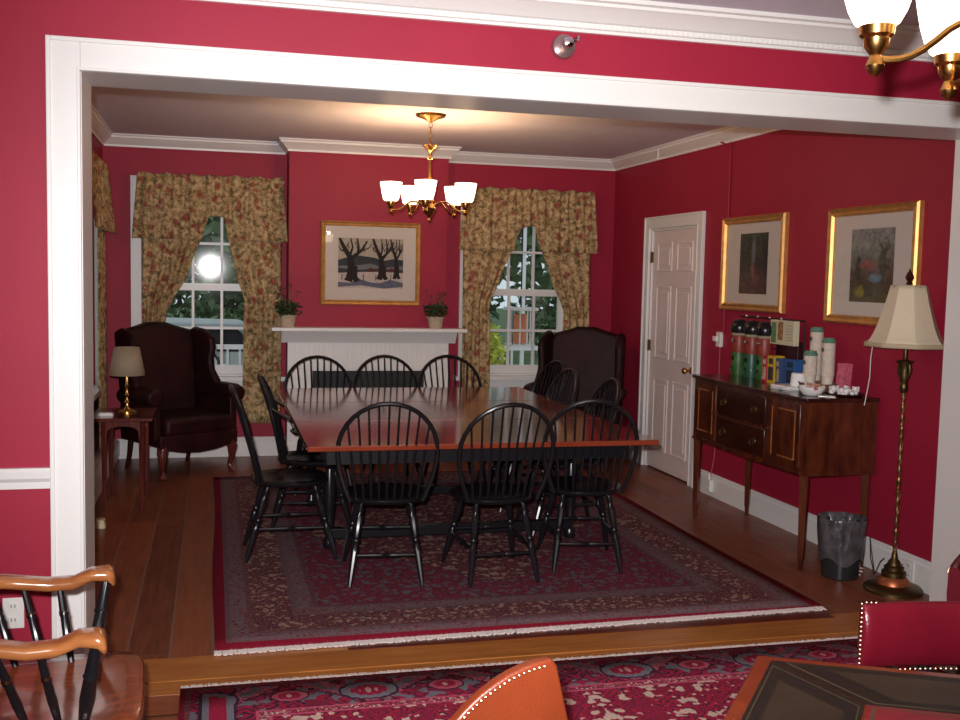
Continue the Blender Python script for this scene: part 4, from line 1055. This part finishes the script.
mb = MB(); mb.ball((-.02,0,.22), (.06,.06,.05)); mb.build('crumpled_paper', M['paper'], t, smooth=0)

# ------------------------------------------------------------------ small wall fittings
t = thing('wall_thermostat', 'white switch box on the right wall beside the coffee urns', 'switch', (R, 7.0, 1.18))
mb = MB(); mb.span(-.025,0,-.035,.035,-.055,.055); mb.build('cover', M['plastic'], t, smooth=0, bevel=.004)
mb = MB(); mb.span(-.045,-.025,.0,.05,-.015,.02); mb.build('lever', M['plastic'], t, smooth=0, bevel=.003)
mb = MB(); mb.tube([(R-.006,7.0,1.13),(R-.006,7.0,.60),(R-.006,7.02,.30),(R-.028,7.03,.13)], .0035, 6); tag(mb.build('thin_wire', mat('pinkish wire', (.42,.12,.13), .5)), 'thin wire running down the wall to the plug under the sideboard', 'wire')
def outlet(loc, rz, label, plug=False):
    t = thing('wall_outlet', label, 'outlet', loc, rz)
    mb = MB(); mb.span(-.037,.037,-.007,0,-.058,.058); mb.build('cover_plate', M['plastic'], t, smooth=0, bevel=.003)
    for s in (-1, 1):
        mb = MB(); mb.span(-.017,.017,-.010,-.007,s*.026-.015,s*.026+.015); q = mb.build('socket', M['plastic'], t, smooth=0, bevel=.004)
        mb = MB(); mb.span(-.008,-.005,-.0105,-.010,s*.026-.004,s*.026+.007); mb.span(.005,.008,-.0105,-.010,s*.026-.004,s*.026+.007); mb.build('slots', M['iron'], q, smooth=0)
    return t
outlet((-.715, YO, .325), 0, 'white double outlet on the red wall behind the captain chair')
outlet((R-.021, 4.72, .085), -PI/2, 'white outlet on the baseboard behind the floor lamp')
t = thing('plug_adapter', 'white plug adapter on the baseboard under the sideboard', 'plug', (R-.021, 7.02, .085), -PI/2)
mb = MB(); mb.span(-.03,.03,-.03,0,-.045,.045); mb.build('body', M['plastic'], t, smooth=0, bevel=.004); mb = MB(); mb.lathe([(.012,0),(.008,.05)], (0,-.02,.04), 10); mb.build('strain_relief', M['plastic'], t)
# conduit across the ceiling then down the wall
mb = MB(); mb.tube([(R-.012,YI+.02,H-.008)]*1+[(2.2,6.86,H-.008),(3.2,6.92,H-.008),(3.50,6.95,H-.01),(3.56,6.955,H-.03),(3.565,6.955,H-.09)][:0] or [(1.55,6.83,H-.008),(2.4,6.86,H-.008),(3.45,6.94,H-.010),(3.515,6.95,H-.018),(3.54,6.95,H-.04),(3.545,6.95,2.60)], .009, 8)
t = mb.build('ceiling_conduit', M['white']); tag(t, 'thin white conduit crossing the dining room ceiling to the right wall', 'conduit')
mb = MB(); mb.tube([(3.545,6.95,2.61),(R-.01,6.95,2.58),(R-.008,6.95,2.0),(R-.008,6.95,1.22)], .007, 8); tag(mb.build('wall_conduit', M['wall']), 'red painted conduit running down the right wall beside the picture', 'conduit')
mb = MB(); mb.lathe([(.006,0),(.005,.09)], (R-.09,8.05,2.60), 8); tag(mb.build('hanging_hook', M['white']), 'small white hook on the crown moulding near the door', 'hook')
t = thing('alarm_bell', 'round grey alarm fitting on the red wall above the opening', 'alarm', (1.36, YO, 2.53))
mb = MB(); mb.lathe([(.048,0),(.050,.012),(.046,.028),(.030,.036),(.0,.038)], n=28, r=rotm(PI/2,0,0)); mb.build('dome', mat('pinkish grey metal', (.30,.20,.20), .25, .6), t)
mb = MB(); mb.lathe([(.024,.03),(.026,.045),(.020,.062),(.008,.068),(.0,.069)], (.008,0,.010), 22, r=rotm(PI/2,0,0)); mb.build('sensor', M['chrome'], t)
mb = MB(); mb.span(.045,.055,-.05,0,.02,.04); mb.tube([(.045,-.02,.03),(.02,-.05,.02)], .003, 6); mb.build('bracket', M['chrome'], t)

# ------------------------------------------------------------------ captain chair, lower left
t = thing('captain_chair', 'black spindle captain chair with cherry arms and seat in the lower left corner', 'chair', (-.435, 2.95, 0), math.radians(3))
# local +X is the front; origin under the seat
mb = MB()
def seat_fn(pts_):
    pass
n = 40; vs = []; fs = []
def so(a):
    x = .250*math.copysign(abs(math.cos(a))**.28, math.cos(a)); y = .275*math.copysign(abs(math.sin(a))**.38, math.sin(a)); return x, y
lv = [(.9,.412),(1.0,.422),(1.0,.448),(.97,.455),(.8,.452),(.5,.440),(.2,.436),(.02,.436)]
for sc, z in lv:
    for k in range(n): x, y = so(2*PI*k/n); vs.append((x*sc, y*sc, z))
for i in range(len(lv)-1):
    for k in range(n): fs.append((i*n+k, i*n+(k+1) % n, (i+1)*n+(k+1) % n, (i+1)*n+k))
fs.append(tuple(range(n))[::-1]); fs.append(tuple((len(lv)-1)*n+k for k in range(n)))
mb.add(vs, fs); mb.build('seat', M['seatwood'], t, smooth=50)
for s in (-1, 1):
    path = [(-.24, .22), (-.14,.275), (-.02,.285), (.05,.283), (.10,.285), (.145,.290), (.165,.292)]
    hz = [.700,.688,.668,.670,.692,.690,.672]; wd = [.034,.036,.034,.034,.038,.042,.040]
    vs = []; n2 = 14; N = len(path)*3-2
    def ip(tab, q):
        i = min(int(q), len(tab)-2); f = q-i; f = f*f*(3-2*f)*.4+f*.6; a, b_ = tab[i], tab[i+1]
        return a+(b_-a)*f if not isinstance(a, tuple) else tuple(x+(y-x)*f for x, y in zip(a, b_))
    for i in range(N):
        q = i/3; px_, py_ = ip(path, q); z = ip(hz, q); wv = ip(wd, q); th = .019
        th += .012*max(0, (i-N+6)/6)
        if i == 0 or i == N-1: wv *= .8; th *= .6
        for k in range(n2):
            a = 2*PI*k/n2; vs.append((px_, s*(py_)+ wv*math.copysign(abs(math.cos(a))**.7, math.cos(a)), z + th*math.copysign(abs(math.sin(a))**.7, math.sin(a))))
    fs = [(i*n2+k, i*n2+(k+1) % n2, (i+1)*n2+(k+1) % n2, (i+1)*n2+k) for i in range(N-1) for k in range(n2)]
    fs += [tuple(range(n2))[::-1], tuple((N-1)*n2+k for k in range(n2))]
    mb = MB(); mb.add(vs, fs); 
    # rolled knuckle
    mb.build('arm_rest', M['cherry'], t, smooth=50)
    for k, (x0, x1) in enumerate(((.105,.140), (.045,.005), (-.03,-.095), (-.105,-.185))):
        r_ = .017 if k == 0 else .011
        mb = MB(); mb.turned((x0, s*(.215+.01*(k == 0)), .45), (x1, s*.292, .68), [(0,r_*.8),(.3,r_*1.15),(.55,r_),(.58,r_*1.2),(.62,r_),(1,r_*.7)], 10); mb.build('arm_spindle', M['black'], t)
        if k == 1 or k == 2:
            p = Vector((x0, s*.215, .45)).lerp(Vector((x1, s*.292, .68)), .6)
            mb = MB(); mb.lathe([(r_*1.15,-.004),(r_*1.15,.004)], p, 12); mb.build('gilt_ring', M['brass'], t)
mb = MB(); mb.tube([(-.24,-.22,.70),(-.30,-.12,.705),(-.32,0,.708),(-.30,.12,.705),(-.24,.22,.70)], .022, 12); mb.build('arm_bow', M['cherry'], t)
for k in range(5):
    y = -.16+.08*k; mb = MB(); mb.tube([(-.22+.02*abs(k-2)*.5,y*.85,.45),(-.29+.015*abs(k-2),y,.70),(-.36+.012*abs(k-2),y*1.1,.95)], .009, 8); mb.build('back_spindle', M['black'], t)
mb = MB(); mb.tube([(-.33,-.24,.93),(-.37,-.12,.965),(-.38,0,.975),(-.37,.12,.965),(-.33,.24,.93)], [.022,.03,.034,.03,.022], 12, sx=1.4); mb.build('crest_rail', M['black'], t)
for sx in (-1, 1):
    for sy in (-1, 1):
        mb = MB(); mb.turned((sx*.24, sy*.24, .0 if sx < 0 else .016), (sx*.17, sy*.17, .42), [(0,.012),(.3,.018),(.5,.021),(.53,.014),(.56,.021),(.8,.022),(.85,.015),(1,.02)], 12); mb.build('leg', M['black'], t)
for sy in (-1, 1):
    mb = MB(); mb.turned((-.21, sy*.213, .17), (.21, sy*.213, .17), [(0,.009),(.5,.016),(1,.009)], 8); mb.build('stretcher', M['black'], t)

# ------------------------------------------------------------------ game table, lower right
t = thing('game_table', 'dark leather-topped game table with tooled panels at the bottom right', 'table', (1.40, 1.40, 0))
c0 = Vector((1.40, 1.40)); V = [Vector((1.225,2.115)), Vector((.775,1.56)), Vector((.91,1.02))]
poly = [(v - c0) for v in V] + [-(v - c0) for v in V]
def shr(k): return [(p.x*k, p.y*k) for p in poly]
mb = MB(); mb.prism(shr(1.0), .715, .742); mb.build('table_frame', wood('red mahogany edge', (.13,.018,.006), (.22,.040,.014), (3,3,1), .2, .3), t, smooth=0, bevel=.004)
lea = mat('olive brown leather', (.028,.019,.010), .38, var=.3, vscale=9, bump=.1, bscale=120); tool = mat('tooled border', (.008,.006,.004), .4, var=.3, vscale=40); redl = mat('red leather centre', (.20,.012,.02), .35, var=.2, vscale=20); gld = mat('gilt tooling', (.11,.075,.035), .45, .3)
n = 6
def lerp2(a, b_, s): return (a[0]+(b_[0]-a[0])*s, a[1]+(b_[1]-a[1])*s)
for i in range(n):
    a, b_ = shr(.945)[i], shr(.945)[(i+1) % n]; c, d = shr(.575)[(i+1) % n], shr(.575)[i]
    cen = ((a[0]+b_[0]+c[0]+d[0])/4, (a[1]+b_[1]+c[1]+d[1])/4)
    mb = MB(); mb.prism([lerp2(p, cen, .012) for p in (a, b_, c, d)], .742, .7440); mb.prism([lerp2(p, cen, .09) for p in (a, b_, c, d)], .744, .7444, mi=1); mb.prism([lerp2(p, cen, .11) for p in (a, b_, c, d)], .7444, .7448, mi=0); mb.prism([lerp2(p, cen, .30) for p in (a, b_, c, d)], .7448, .7452, mi=2)
    mb.prism([lerp2(p, cen, .34) for p in (a, b_, c, d)], .7452, .7456, mi=3)
    mb.build('leather_panel', [tool, gld, mat('dark tooling', (.012,.009,.006), .38), lea], t, smooth=0)
mb = MB(); mb.prism(shr(.565), .742, .7450, mi=0); mb.prism(shr(.55), .745, .7454, mi=1); mb.prism(shr(.538), .7454, .7458, mi=0); mb.build('centre_panel', [redl, gld], t, smooth=0)
mb = MB(); mb.prism(shr(.82), .62, .715); mb.build('apron', M['mahog'], t, smooth=0)
mb = MB(); mb.lathe([(.05,.10),(.09,.14),(.06,.22),(.05,.32),(.08,.45),(.06,.56),(.11,.62)], n=24); mb.build('pedestal', M['mahog'], t)
for k in range(4):
    a = PI/4+k*PI/2; mb = MB(); mb.tube([(.04*math.cos(a),.04*math.sin(a),.16),(.20*math.cos(a),.20*math.sin(a),.13),(.36*math.cos(a),.36*math.sin(a),.045)], [.04,.032,.026], 10); mb.build('foot', M['mahog'], t)

# ------------------------------------------------------------------ leather chairs round it
def nails(mb, pts, r=.0045, step=.014):
    P = [Vector(p) for p in pts]; acc = 0
    for a, b_ in zip(P[:-1], P[1:]):
        L_ = (b_-a).length; d = step-acc
        while d <= L_: mb.ball(a.lerp(b_, d/L_), r, 8, 5); d += step
        acc = (acc + L_) % step
def tub_chair(name, label, loc, rz, leather, a_half, r, zt, zlow, zb, drop=1.4):
    """barrel chair facing local +Y; back at -Y"""
    t = thing(name, label, 'armchair', loc, rz)
    n = 48; th = .045; vs = []
    def ztop(s): return zlow + (zt-zlow)*(math.cos(min(1, abs(s))**drop*PI)*.5+.5)
    outer = []; inner = []; nl = []
    rows = 9
    mb = MB()
    def fn(u, v):
        s = 2*u-1; a = -PI/2 + s*a_half; zz = ztop(s)
        # v: 0..1 outer bottom -> outer top -> roll -> inner top -> inner bottom
        prof = [(0,zb),(0.004,(zb+zz)*.5),(.0,zz-.03),(-.004,zz-.008),(-.018,zz),(-.034,zz-.003),(-.048,zz-.02),(-.055,(zb+zz)*.5),(-.05,zb)]
        q = v*(len(prof)-1); i = min(int(q), len(prof)-2); f = q-i
        dr = prof[i][0]*(1-f)+prof[i+1][0]*f; z = prof[i][1]*(1-f)+prof[i+1][1]*f
        rr_ = r + dr + .03*(z-zb)
        return (rr_*math.cos(a), rr_*math.sin(a)*1.0, z)
    mb.grid(fn, n, 32)
    # end caps
    for u in (0, 1):
        c_ = [fn(u, k/32) for k in range(33)]; mb.add(c_, [tuple(range(33))])
    mb.build('barrel_back', leather, t, smooth=50)
    mb = MB(); pts = []
    for k in range(n+1):
        s = 2*k/n-1; a = -PI/2+s*a_half; z = ztop(s)-.024; rr_ = r+.002+.03*(z-zb); pts.append((rr_*math.cos(a), rr_*math.sin(a), z))
    nails(mb, pts, .0045, .0135); mb.build('nail_trim', M['nail'], t)['kind'] = 'stuff'
    mb = MB(); mb.lathe([(r-.06,.30),(r-.045,.33),(r-.045,.40),(r-.07,.43),(.0,.445)], n=32); mb.build('seat_cushion', leather, t)
    mb = MB(); mb.lathe([(r-.03,.26),(r-.02,.27),(r-.02,.33),(r-.05,.335)], n=32); mb.build('seat_frame', M['mahog'], t)
    for k in range(4):
        a = PI/4+k*PI/2; mb = MB(); mb.turned(((r+.0)*math.cos(a),(r+.0)*math.sin(a),.016),((r-.07)*math.cos(a),(r-.07)*math.sin(a),.28), [(0,.012),(.5,.016),(1,.022)], 10); mb.build('leg', M['mahog'], t)
    return t
t = thing('orange_leather_chair', 'orange tan leather chair with brass nail trim at the bottom centre', 'armchair', (.437, 1.945, 0), math.radians(8))
prof_ = [(a*1.22, b_) for a, b_ in [(0,0),(.03,.004),(.055,.011),(.077,.020),(.102,.035),(.127,.053),(.155,.080),(.18,.110),(.205,.150),(.24,.215),(.29,.29),(.33,.35),(.40,.40)]]
pk = .828
arc = [(.31,.30),(.30,.60),(.247,pk-.016),(.235,pk)] + [(.235-a, pk-b_) for a, b_ in prof_[1:]] + [(-.215,.30)]
mb = MB(); mb.prism(arc, -.014, .014, 'y'); mb.build('backrest', M['orangeleather'], t, smooth=60, bevel=.006, seg=3)
mb = MB(); nails(mb, [(.228,-.0145,pk-.012)] + [(.235-a*.98-.003, -.0145, pk-b_-.012) for a, b_ in prof_[1:]], .0034, .0115)
mb.build('nail_trim', M['nail'], t)['kind'] = 'stuff'
mb = MB(); mb.span(-.20,.26,.018,.48,.32,.45); mb.build('seat_cushion', M['orangeleather'], t, smooth=60, bevel=.03, seg=3)
mb = MB(); mb.span(-.21,.27,.016,.48,.26,.32); mb.build('seat_frame', M['mahog'], t, smooth=0, bevel=.005)
for sx in (-.185, .245):
    for sy in (.04, .46):
        mb = MB(); mb.turned((sx,sy,.016),(sx,sy,.28), [(0,.012),(.5,.016),(1,.022)], 10); mb.build('leg', M['mahog'], t)

def rail_chair(name, label, loc, rz, leather):
    """captain style chair: padded back rail gently bowed, arms, seat; faces local +Y"""
    t = thing(name, label, 'armchair', loc, rz)
    hw = .30; n = 30; z0, z1 = .622, .790
    mb = MB()
    prof = [(.018,z0),(.032,z0+.04),(.036,(z0+z1)/2),(.030,z1-.03),(.012,z1),(-.010,z1),(-.028,z1-.03),(-.034,(z0+z1)/2),(-.030,z0+.04),(-.018,z0),(.0,z0-.006)]
    P_ = len(prof)
    def pt(u, k, sh=1.0):
        x = (u*2-1)*hw; y = -.045*math.cos((u*2-1)*PI/2)
        e = min(1, (1-abs(u*2-1))/.10); e = math.sqrt(max(0, 1-(1-e)**2))
        d, z = prof[k % P_]
        return (x, y + d*(.45+.55*e)*sh, (z0+z1)/2 + (z-(z0+z1)/2)*(.90+.10*e))
    us = [0,.006,.015,.03,.05] + [.05+.9*q/24 for q in range(1, 24)] + [.95,.97,.985,.994,1]
    vs = [pt(u, k) for u in us for k in range(P_)]
    fs = [(i*P_+k, i*P_+(k+1) % P_, (i+1)*P_+(k+1) % P_, (i+1)*P_+k) for i in range(len(us)-1) for k in range(P_)]
    fs += [tuple(range(P_)), tuple((len(us)-1)*P_+k for k in range(P_))]
    mb.add(vs, fs); mb.build('padded_back_rail', leather, t, smooth=60, subs=1)
    mb = MB()
    for q in range(3, 42): 
        u = q/44; x = (u*2-1)*hw; mb.ball((x, -.045*math.cos((u*2-1)*PI/2)+.020, z0-.006), .0032, 8, 5)
    for sx in (-1, 1):
        for q in range(13): z = z0+.012+(z1-z0-.024)*q/12; mb.ball((sx*(hw+.001), .012-.012*((q-6)/6)**2*0, z), .0032, 8, 5)
        for q in range(4): mb.ball((sx*(hw-.012*q), .005, z1-.002+.004*(q > 0)), .0032, 8, 5)
    mb.build('nail_trim', M['nail'], t)['kind'] = 'stuff'
    for sx in (-1, 1):
        mb = MB(); mb.tube([(sx*.285,-.0,.60),(sx*.31,.10,.605),(sx*.315,.24,.60),(sx*.30,.30,.59)], [.018,.02,.022,.026], 10, sx=.7); mb.build('arm_rest', M['mahog'], t)
        for y0 in (.0, .24): mb = MB(); mb.turned((sx*.25,y0,.42),(sx*.29,y0,.60), [(0,.014),(.5,.018),(1,.012)], 10); mb.build('arm_post', M['mahog'], t)
    mb = MB(); mb.span(-.26,.26,-.03,.46,.37,.46); mb.build('seat_cushion', leather, t, smooth=60, bevel=.03, seg=4)
    mb = MB(); mb.span(-.27,.27,-.04,.47,.32,.37); mb.build('seat_frame', M['mahog'], t, smooth=0, bevel=.005)
    for sx in (-.25, .25):
        for sy in (-.02, .44): mb = MB(); mb.turned((sx*1.1,sy,.016),(sx,sy,.33), [(0,.012),(.5,.018),(1,.022)], 10); mb.build('leg', M['mahog'], t)
    return t
rail_chair('red_leather_chair', 'red leather armchair with a padded nail-trimmed back rail behind the game table', (1.900, 2.20, 0), math.radians(180-17), M['redleather'])
tub_chair('dark_red_tub_chair', 'dark red leather chair just entering the right edge beyond the red armchair', (2.99, 3.20, 0), math.radians(120), M['redleather'], math.radians(110), .285, .70, .52, .30, 1.1)

# ------------------------------------------------------------------ outdoors
mb = MB(); mb.span(-30, 40, B+.25, 70, -.7, -.55); tag(mb.build('lawn', mat('lawn', (.07,.12,.035), .9, var=.4, vscale=2), smooth=0), 'green lawn outside the windows', 'lawn', kind='structure')
mb = MB(); mb.span(-3, 7, B+.23, 11.7, -.16, -.10); struct(mb.build('floor_porch', mat('grey porch boards', (.30,.31,.31), .7, var=.1, vscale=6), smooth=0))
def foliage(mb, c, r, n, s, rr):
    for _ in range(n):
        d = Vector((rr.gauss(0,1), rr.gauss(0,1), rr.gauss(0,1))).normalized(); q = rr.random()**.4
        p = Vector((c[0]+d.x*r[0]*q, c[1]+d.y*r[1]*q, c[2]+d.z*r[2]*q))
        a = Vector((rr.gauss(0,1), rr.gauss(0,1), rr.gauss(0,1))).normalized(); b_ = a.cross(Vector((rr.gauss(0,1), rr.gauss(0,1), rr.gauss(0,1)))).normalized()
        mb.add([p-a*s, p+b_*s*.5, p+a*s, p-b_*s*.5], [(0,1,2,3)])
lf = [mat('tree leaves', (.16,.24,.12), .7, var=.5, vscale=2), mat('dark tree leaves', (.10,.16,.10), .7, var=.5, vscale=2)]
bark = mat('bark', (.10,.085,.07), .9, var=.3, vscale=12)
for i, (x, y, h, tr, lab) in enumerate(((.62, 14.5, 5.0, .20, 'broad tree with a thick grey trunk seen through the left window'), (-2.6, 20, 6.0, .22, 'leafy tree farther out on the left side of the left window'), (5.3, 14.6, 5.2, .25, 'tree with a broad dark trunk seen through the right window'), (8.2, 20, 6.0, .22, 'leafy tree beyond the lantern in the right window'), (3.0, 21.5, 6.0, .2, 'distant leafy tree between the two windows'))):
    rr = random.Random(20+i); t = thing('garden_tree', lab, 'tree', (x, y, -.55), 0, 'trees in the garden')
    mb = MB(); mb.tube([(0,0,0),(.03,0,h*.3),(-.05,.05,h*.7)], [tr*1.2, tr, tr*.6], 12); mb.build('trunk', bark, t)
    mb = MB(); foliage(mb, (0,.6,h*.72), (2.3,1.6,h*.36), 2600, .17, rr); f = mb.build('foliage', lf[i % 2], t, smooth=0); f['kind'] = 'stuff'
for i, (x, y, lab) in enumerate(((-4.6, 28, 'clipped hedge bush at the far left of the garden'), (.4, 28, 'clipped hedge bush behind the thick grey tree'), (5.4, 28, 'clipped hedge bush in the middle of the right window'), (10.4, 28, 'clipped hedge bush at the far right of the garden'))):
    rr = random.Random(50+i); mb = MB(); foliage(mb, (0,0,1.5), (2.4,.9,1.9), 2200, .16, rr); o = mb.build('hedge_bush', lf[(i+1) % 2], smooth=0); o.location = (x, y, -.55); tag(o, lab, 'bush', 'hedge bushes')
rr = random.Random(77); t = thing('bright_shrub', 'bright yellow-green potted shrub low in the right window beside the curtain', 'shrub', (2.98, 11.1, -.10))
mb = MB(); foliage(mb, (0,0,.84), (.16,.16,.36), 420, .045, rr); mb.build('foliage', mat('yellow green leaves', (.55,.60,.10), .6, var=.3, vscale=6), t, smooth=0)['kind'] = 'stuff'
mb = MB(); mb.lathe([(.10,0),(.13,.48),(.15,.49),(.15,.53),(.12,.53)], n=20); mb.build('planter', M['terracotta'], t)
for x0, x1, lab in ((-1.6,1.2,'left'), (2.0,5.2,'right')):
    t = thing('porch_railing', 'white porch railing outside the %s window' % lab, 'railing', ((x0+x1)/2, 11.6, -.10)); hw = (x1-x0)/2
    mb = MB(); mb.span(-hw,hw,-.03,.03,.86,.91); mb.build('top_rail', M['white'], t, smooth=0)
    mb = MB(); mb.span(-hw,hw,-.02,.02,.10,.15); mb.build('bottom_rail', M['white'], t, smooth=0)
    mb = MB(); x = -hw+.06
    while x < hw: mb.span(x-.012,x+.012,-.012,.012,.14,.87); x += .13
    mb.build('balusters', M['white'], t, smooth=0)['kind'] = 'stuff'
for x, lab in ((3.48,'slim white porch post seen through the right window, just beyond the lantern'), (1.75,'white porch post hidden between the two windows')):
    mb = MB(); mb.span(-.022,.022,-.022,.022,-.1,3.0); mb.span(-.04,.04,-.04,.04,-.1,.1); o = mb.build('porch_post', M['white'], smooth=0); o.location = (x, 11.6, 0); tag(o, lab, 'post')
t = thing('hanging_lantern', 'white caged lantern with an orange body hanging outside the right window', 'lantern', (3.16, 10.6, .90))
mb = MB(); mb.span(-.15,.15,-.15,.15,.36,.39); mb.span(-.13,.13,-.13,.13,-.02,.0)
for a in (-.12,-.04,.04,.12):
    for b_ in (-.12,.12): mb.tube([(a,b_,0),(a,b_,.36)], .008, 6); mb.tube([(b_,a,0),(b_,a,.36)], .008, 6)
mb.build('cage', M['white'], t, smooth=0)
mb = MB(); mb.lathe([(.07,.01),(.08,.05),(.08,.28),(.06,.32)], n=16); mb.build('body', mat('orange glass', (.65,.22,.10), .4), t)
mb = MB(); mb.tube([(0,0,.39),(.0,0,1.9)], .008, 6); mb.build('chain', M['iron'], t)
def garden_chair(x, y, rz, label):
    t = thing('garden_chair', label, 'chair', (x, y, -.10), rz, 'metal garden chairs on the porch'); mm = mat('grey metal', (.06,.07,.07), .5, .3)
    mb = MB(); mb.tube([(-.22,0,.42),(-.22,0,.70),(-.12,0,.86),(0,0,.90),(.12,0,.86),(.22,0,.70),(.22,0,.42)], .014, 8)
    for k in range(5): u = (k-2)*.085; mb.tube([(u*.8,0,.42),(u,0,.88-.9*u*u*2)], .008, 6)
    mb.build('backrest', mm, t); mb = MB(); mb.span(-.22,.22,-.42,0,.40,.425); mb.build('seat', mm, t, smooth=0, bevel=.01)
    for sx in (-1,1):
        for yy in (-.40,0): mb = MB(); mb.tube([(sx*.2,yy,.41),(sx*.23,yy,0)], .013, 8); mb.build('leg', mm, t)
garden_chair(-.10, 10.9, math.radians(25), 'dark metal garden chair seen low in the left window')
garden_chair(.62, 11.05, math.radians(-30), 'dark metal garden chair half hidden by the curtain of the left window')
t = thing('parked_car', 'pale parked car beyond the railing in the left window', 'car', (-.55, 17.2, -.55))
mb = MB(); mb.prism([(-2.1,.30),(2.1,.30),(2.15,.75),(1.5,.90),(1.0,1.35),(-.9,1.38),(-1.6,.92),(-2.1,.85)], -.85, .85, 'y'); mb.build('body', mat('pale car paint', (.55,.56,.57), .3), t, smooth=30, bevel=.06)
mb = MB(); mb.prism([(-1.35,.93),(1.25,.93),(.90,1.28),(-.82,1.30)], -.87, .87, 'y'); mb.build('windows', mat('dark car glass', (.03,.035,.04), .1), t, smooth=0)
for x in (-1.3, 1.35):
    for y in (-.80, .80): mb = MB(); mb.lathe([(.33,-.1),(.33,.1)], (x,y,.33), 24, r=rotm(PI/2,0,0)); mb.build('wheel', M['iron'], t)

# ------------------------------------------------------------------ camera
cam = bpy.data.cameras.new('camera'); co = bpy.data.objects.new('camera', cam); COL.objects.link(co)
r_ = Vector((.96871713,-.24720565,.02182874)); u_ = Vector((-.00139292,.08254214,.9965866)); f_ = Vector((.24816363,.96544091,-.07961565))
mw = Matrix(((r_.x,u_.x,-f_.x,0),(r_.y,u_.y,-f_.y,0),(r_.z,u_.z,-f_.z,1.602),(0,0,0,1)))
co.matrix_world = mw; cam.sensor_width = 36; cam.lens = 1040.9/960*36; cam.clip_start = .05; cam.clip_end = 300
S.camera = co

# ------------------------------------------------------------------ light
def spot(name, loc, aim, en, size, col, ang, blend):
    ld = bpy.data.lights.new(name, 'SPOT'); ld.energy = en; ld.shadow_soft_size = size; ld.color = col; ld.spot_size = math.radians(ang); ld.spot_blend = blend
    o = bpy.data.objects.new(name, ld); COL.objects.link(o); o.location = loc; o.rotation_euler = (Vector(aim)-Vector(loc)).to_track_quat('-Z', 'Y').to_euler(); return o
spot('camera_flash', (-.05, .0, 1.68), (1.25, 5, 1.25), 960, .022, (1,.96,.97), 80, 1.0)
def area(name, loc, rot, en, sx, sy, col):
    ld = bpy.data.lights.new(name, 'AREA'); ld.shape = 'RECTANGLE'; ld.size = sx; ld.size_y = sy; ld.energy = en; ld.color = col
    o = bpy.data.objects.new(name, ld); COL.objects.link(o); o.location = loc; o.rotation_euler = rot; return o
W = bpy.data.worlds.new('overcast sky'); S.world = W; W.use_nodes = True
bg = W.node_tree.nodes['Background']; bg.inputs[0].default_value = (.66,.76,.82,1); bg.inputs[1].default_value = .95

S.view_settings.view_transform = 'Standard'; S.view_settings.look = 'None'; S.view_settings.gamma = 1; S.view_settings.use_curve_mapping = False
S.view_settings.exposure = 0
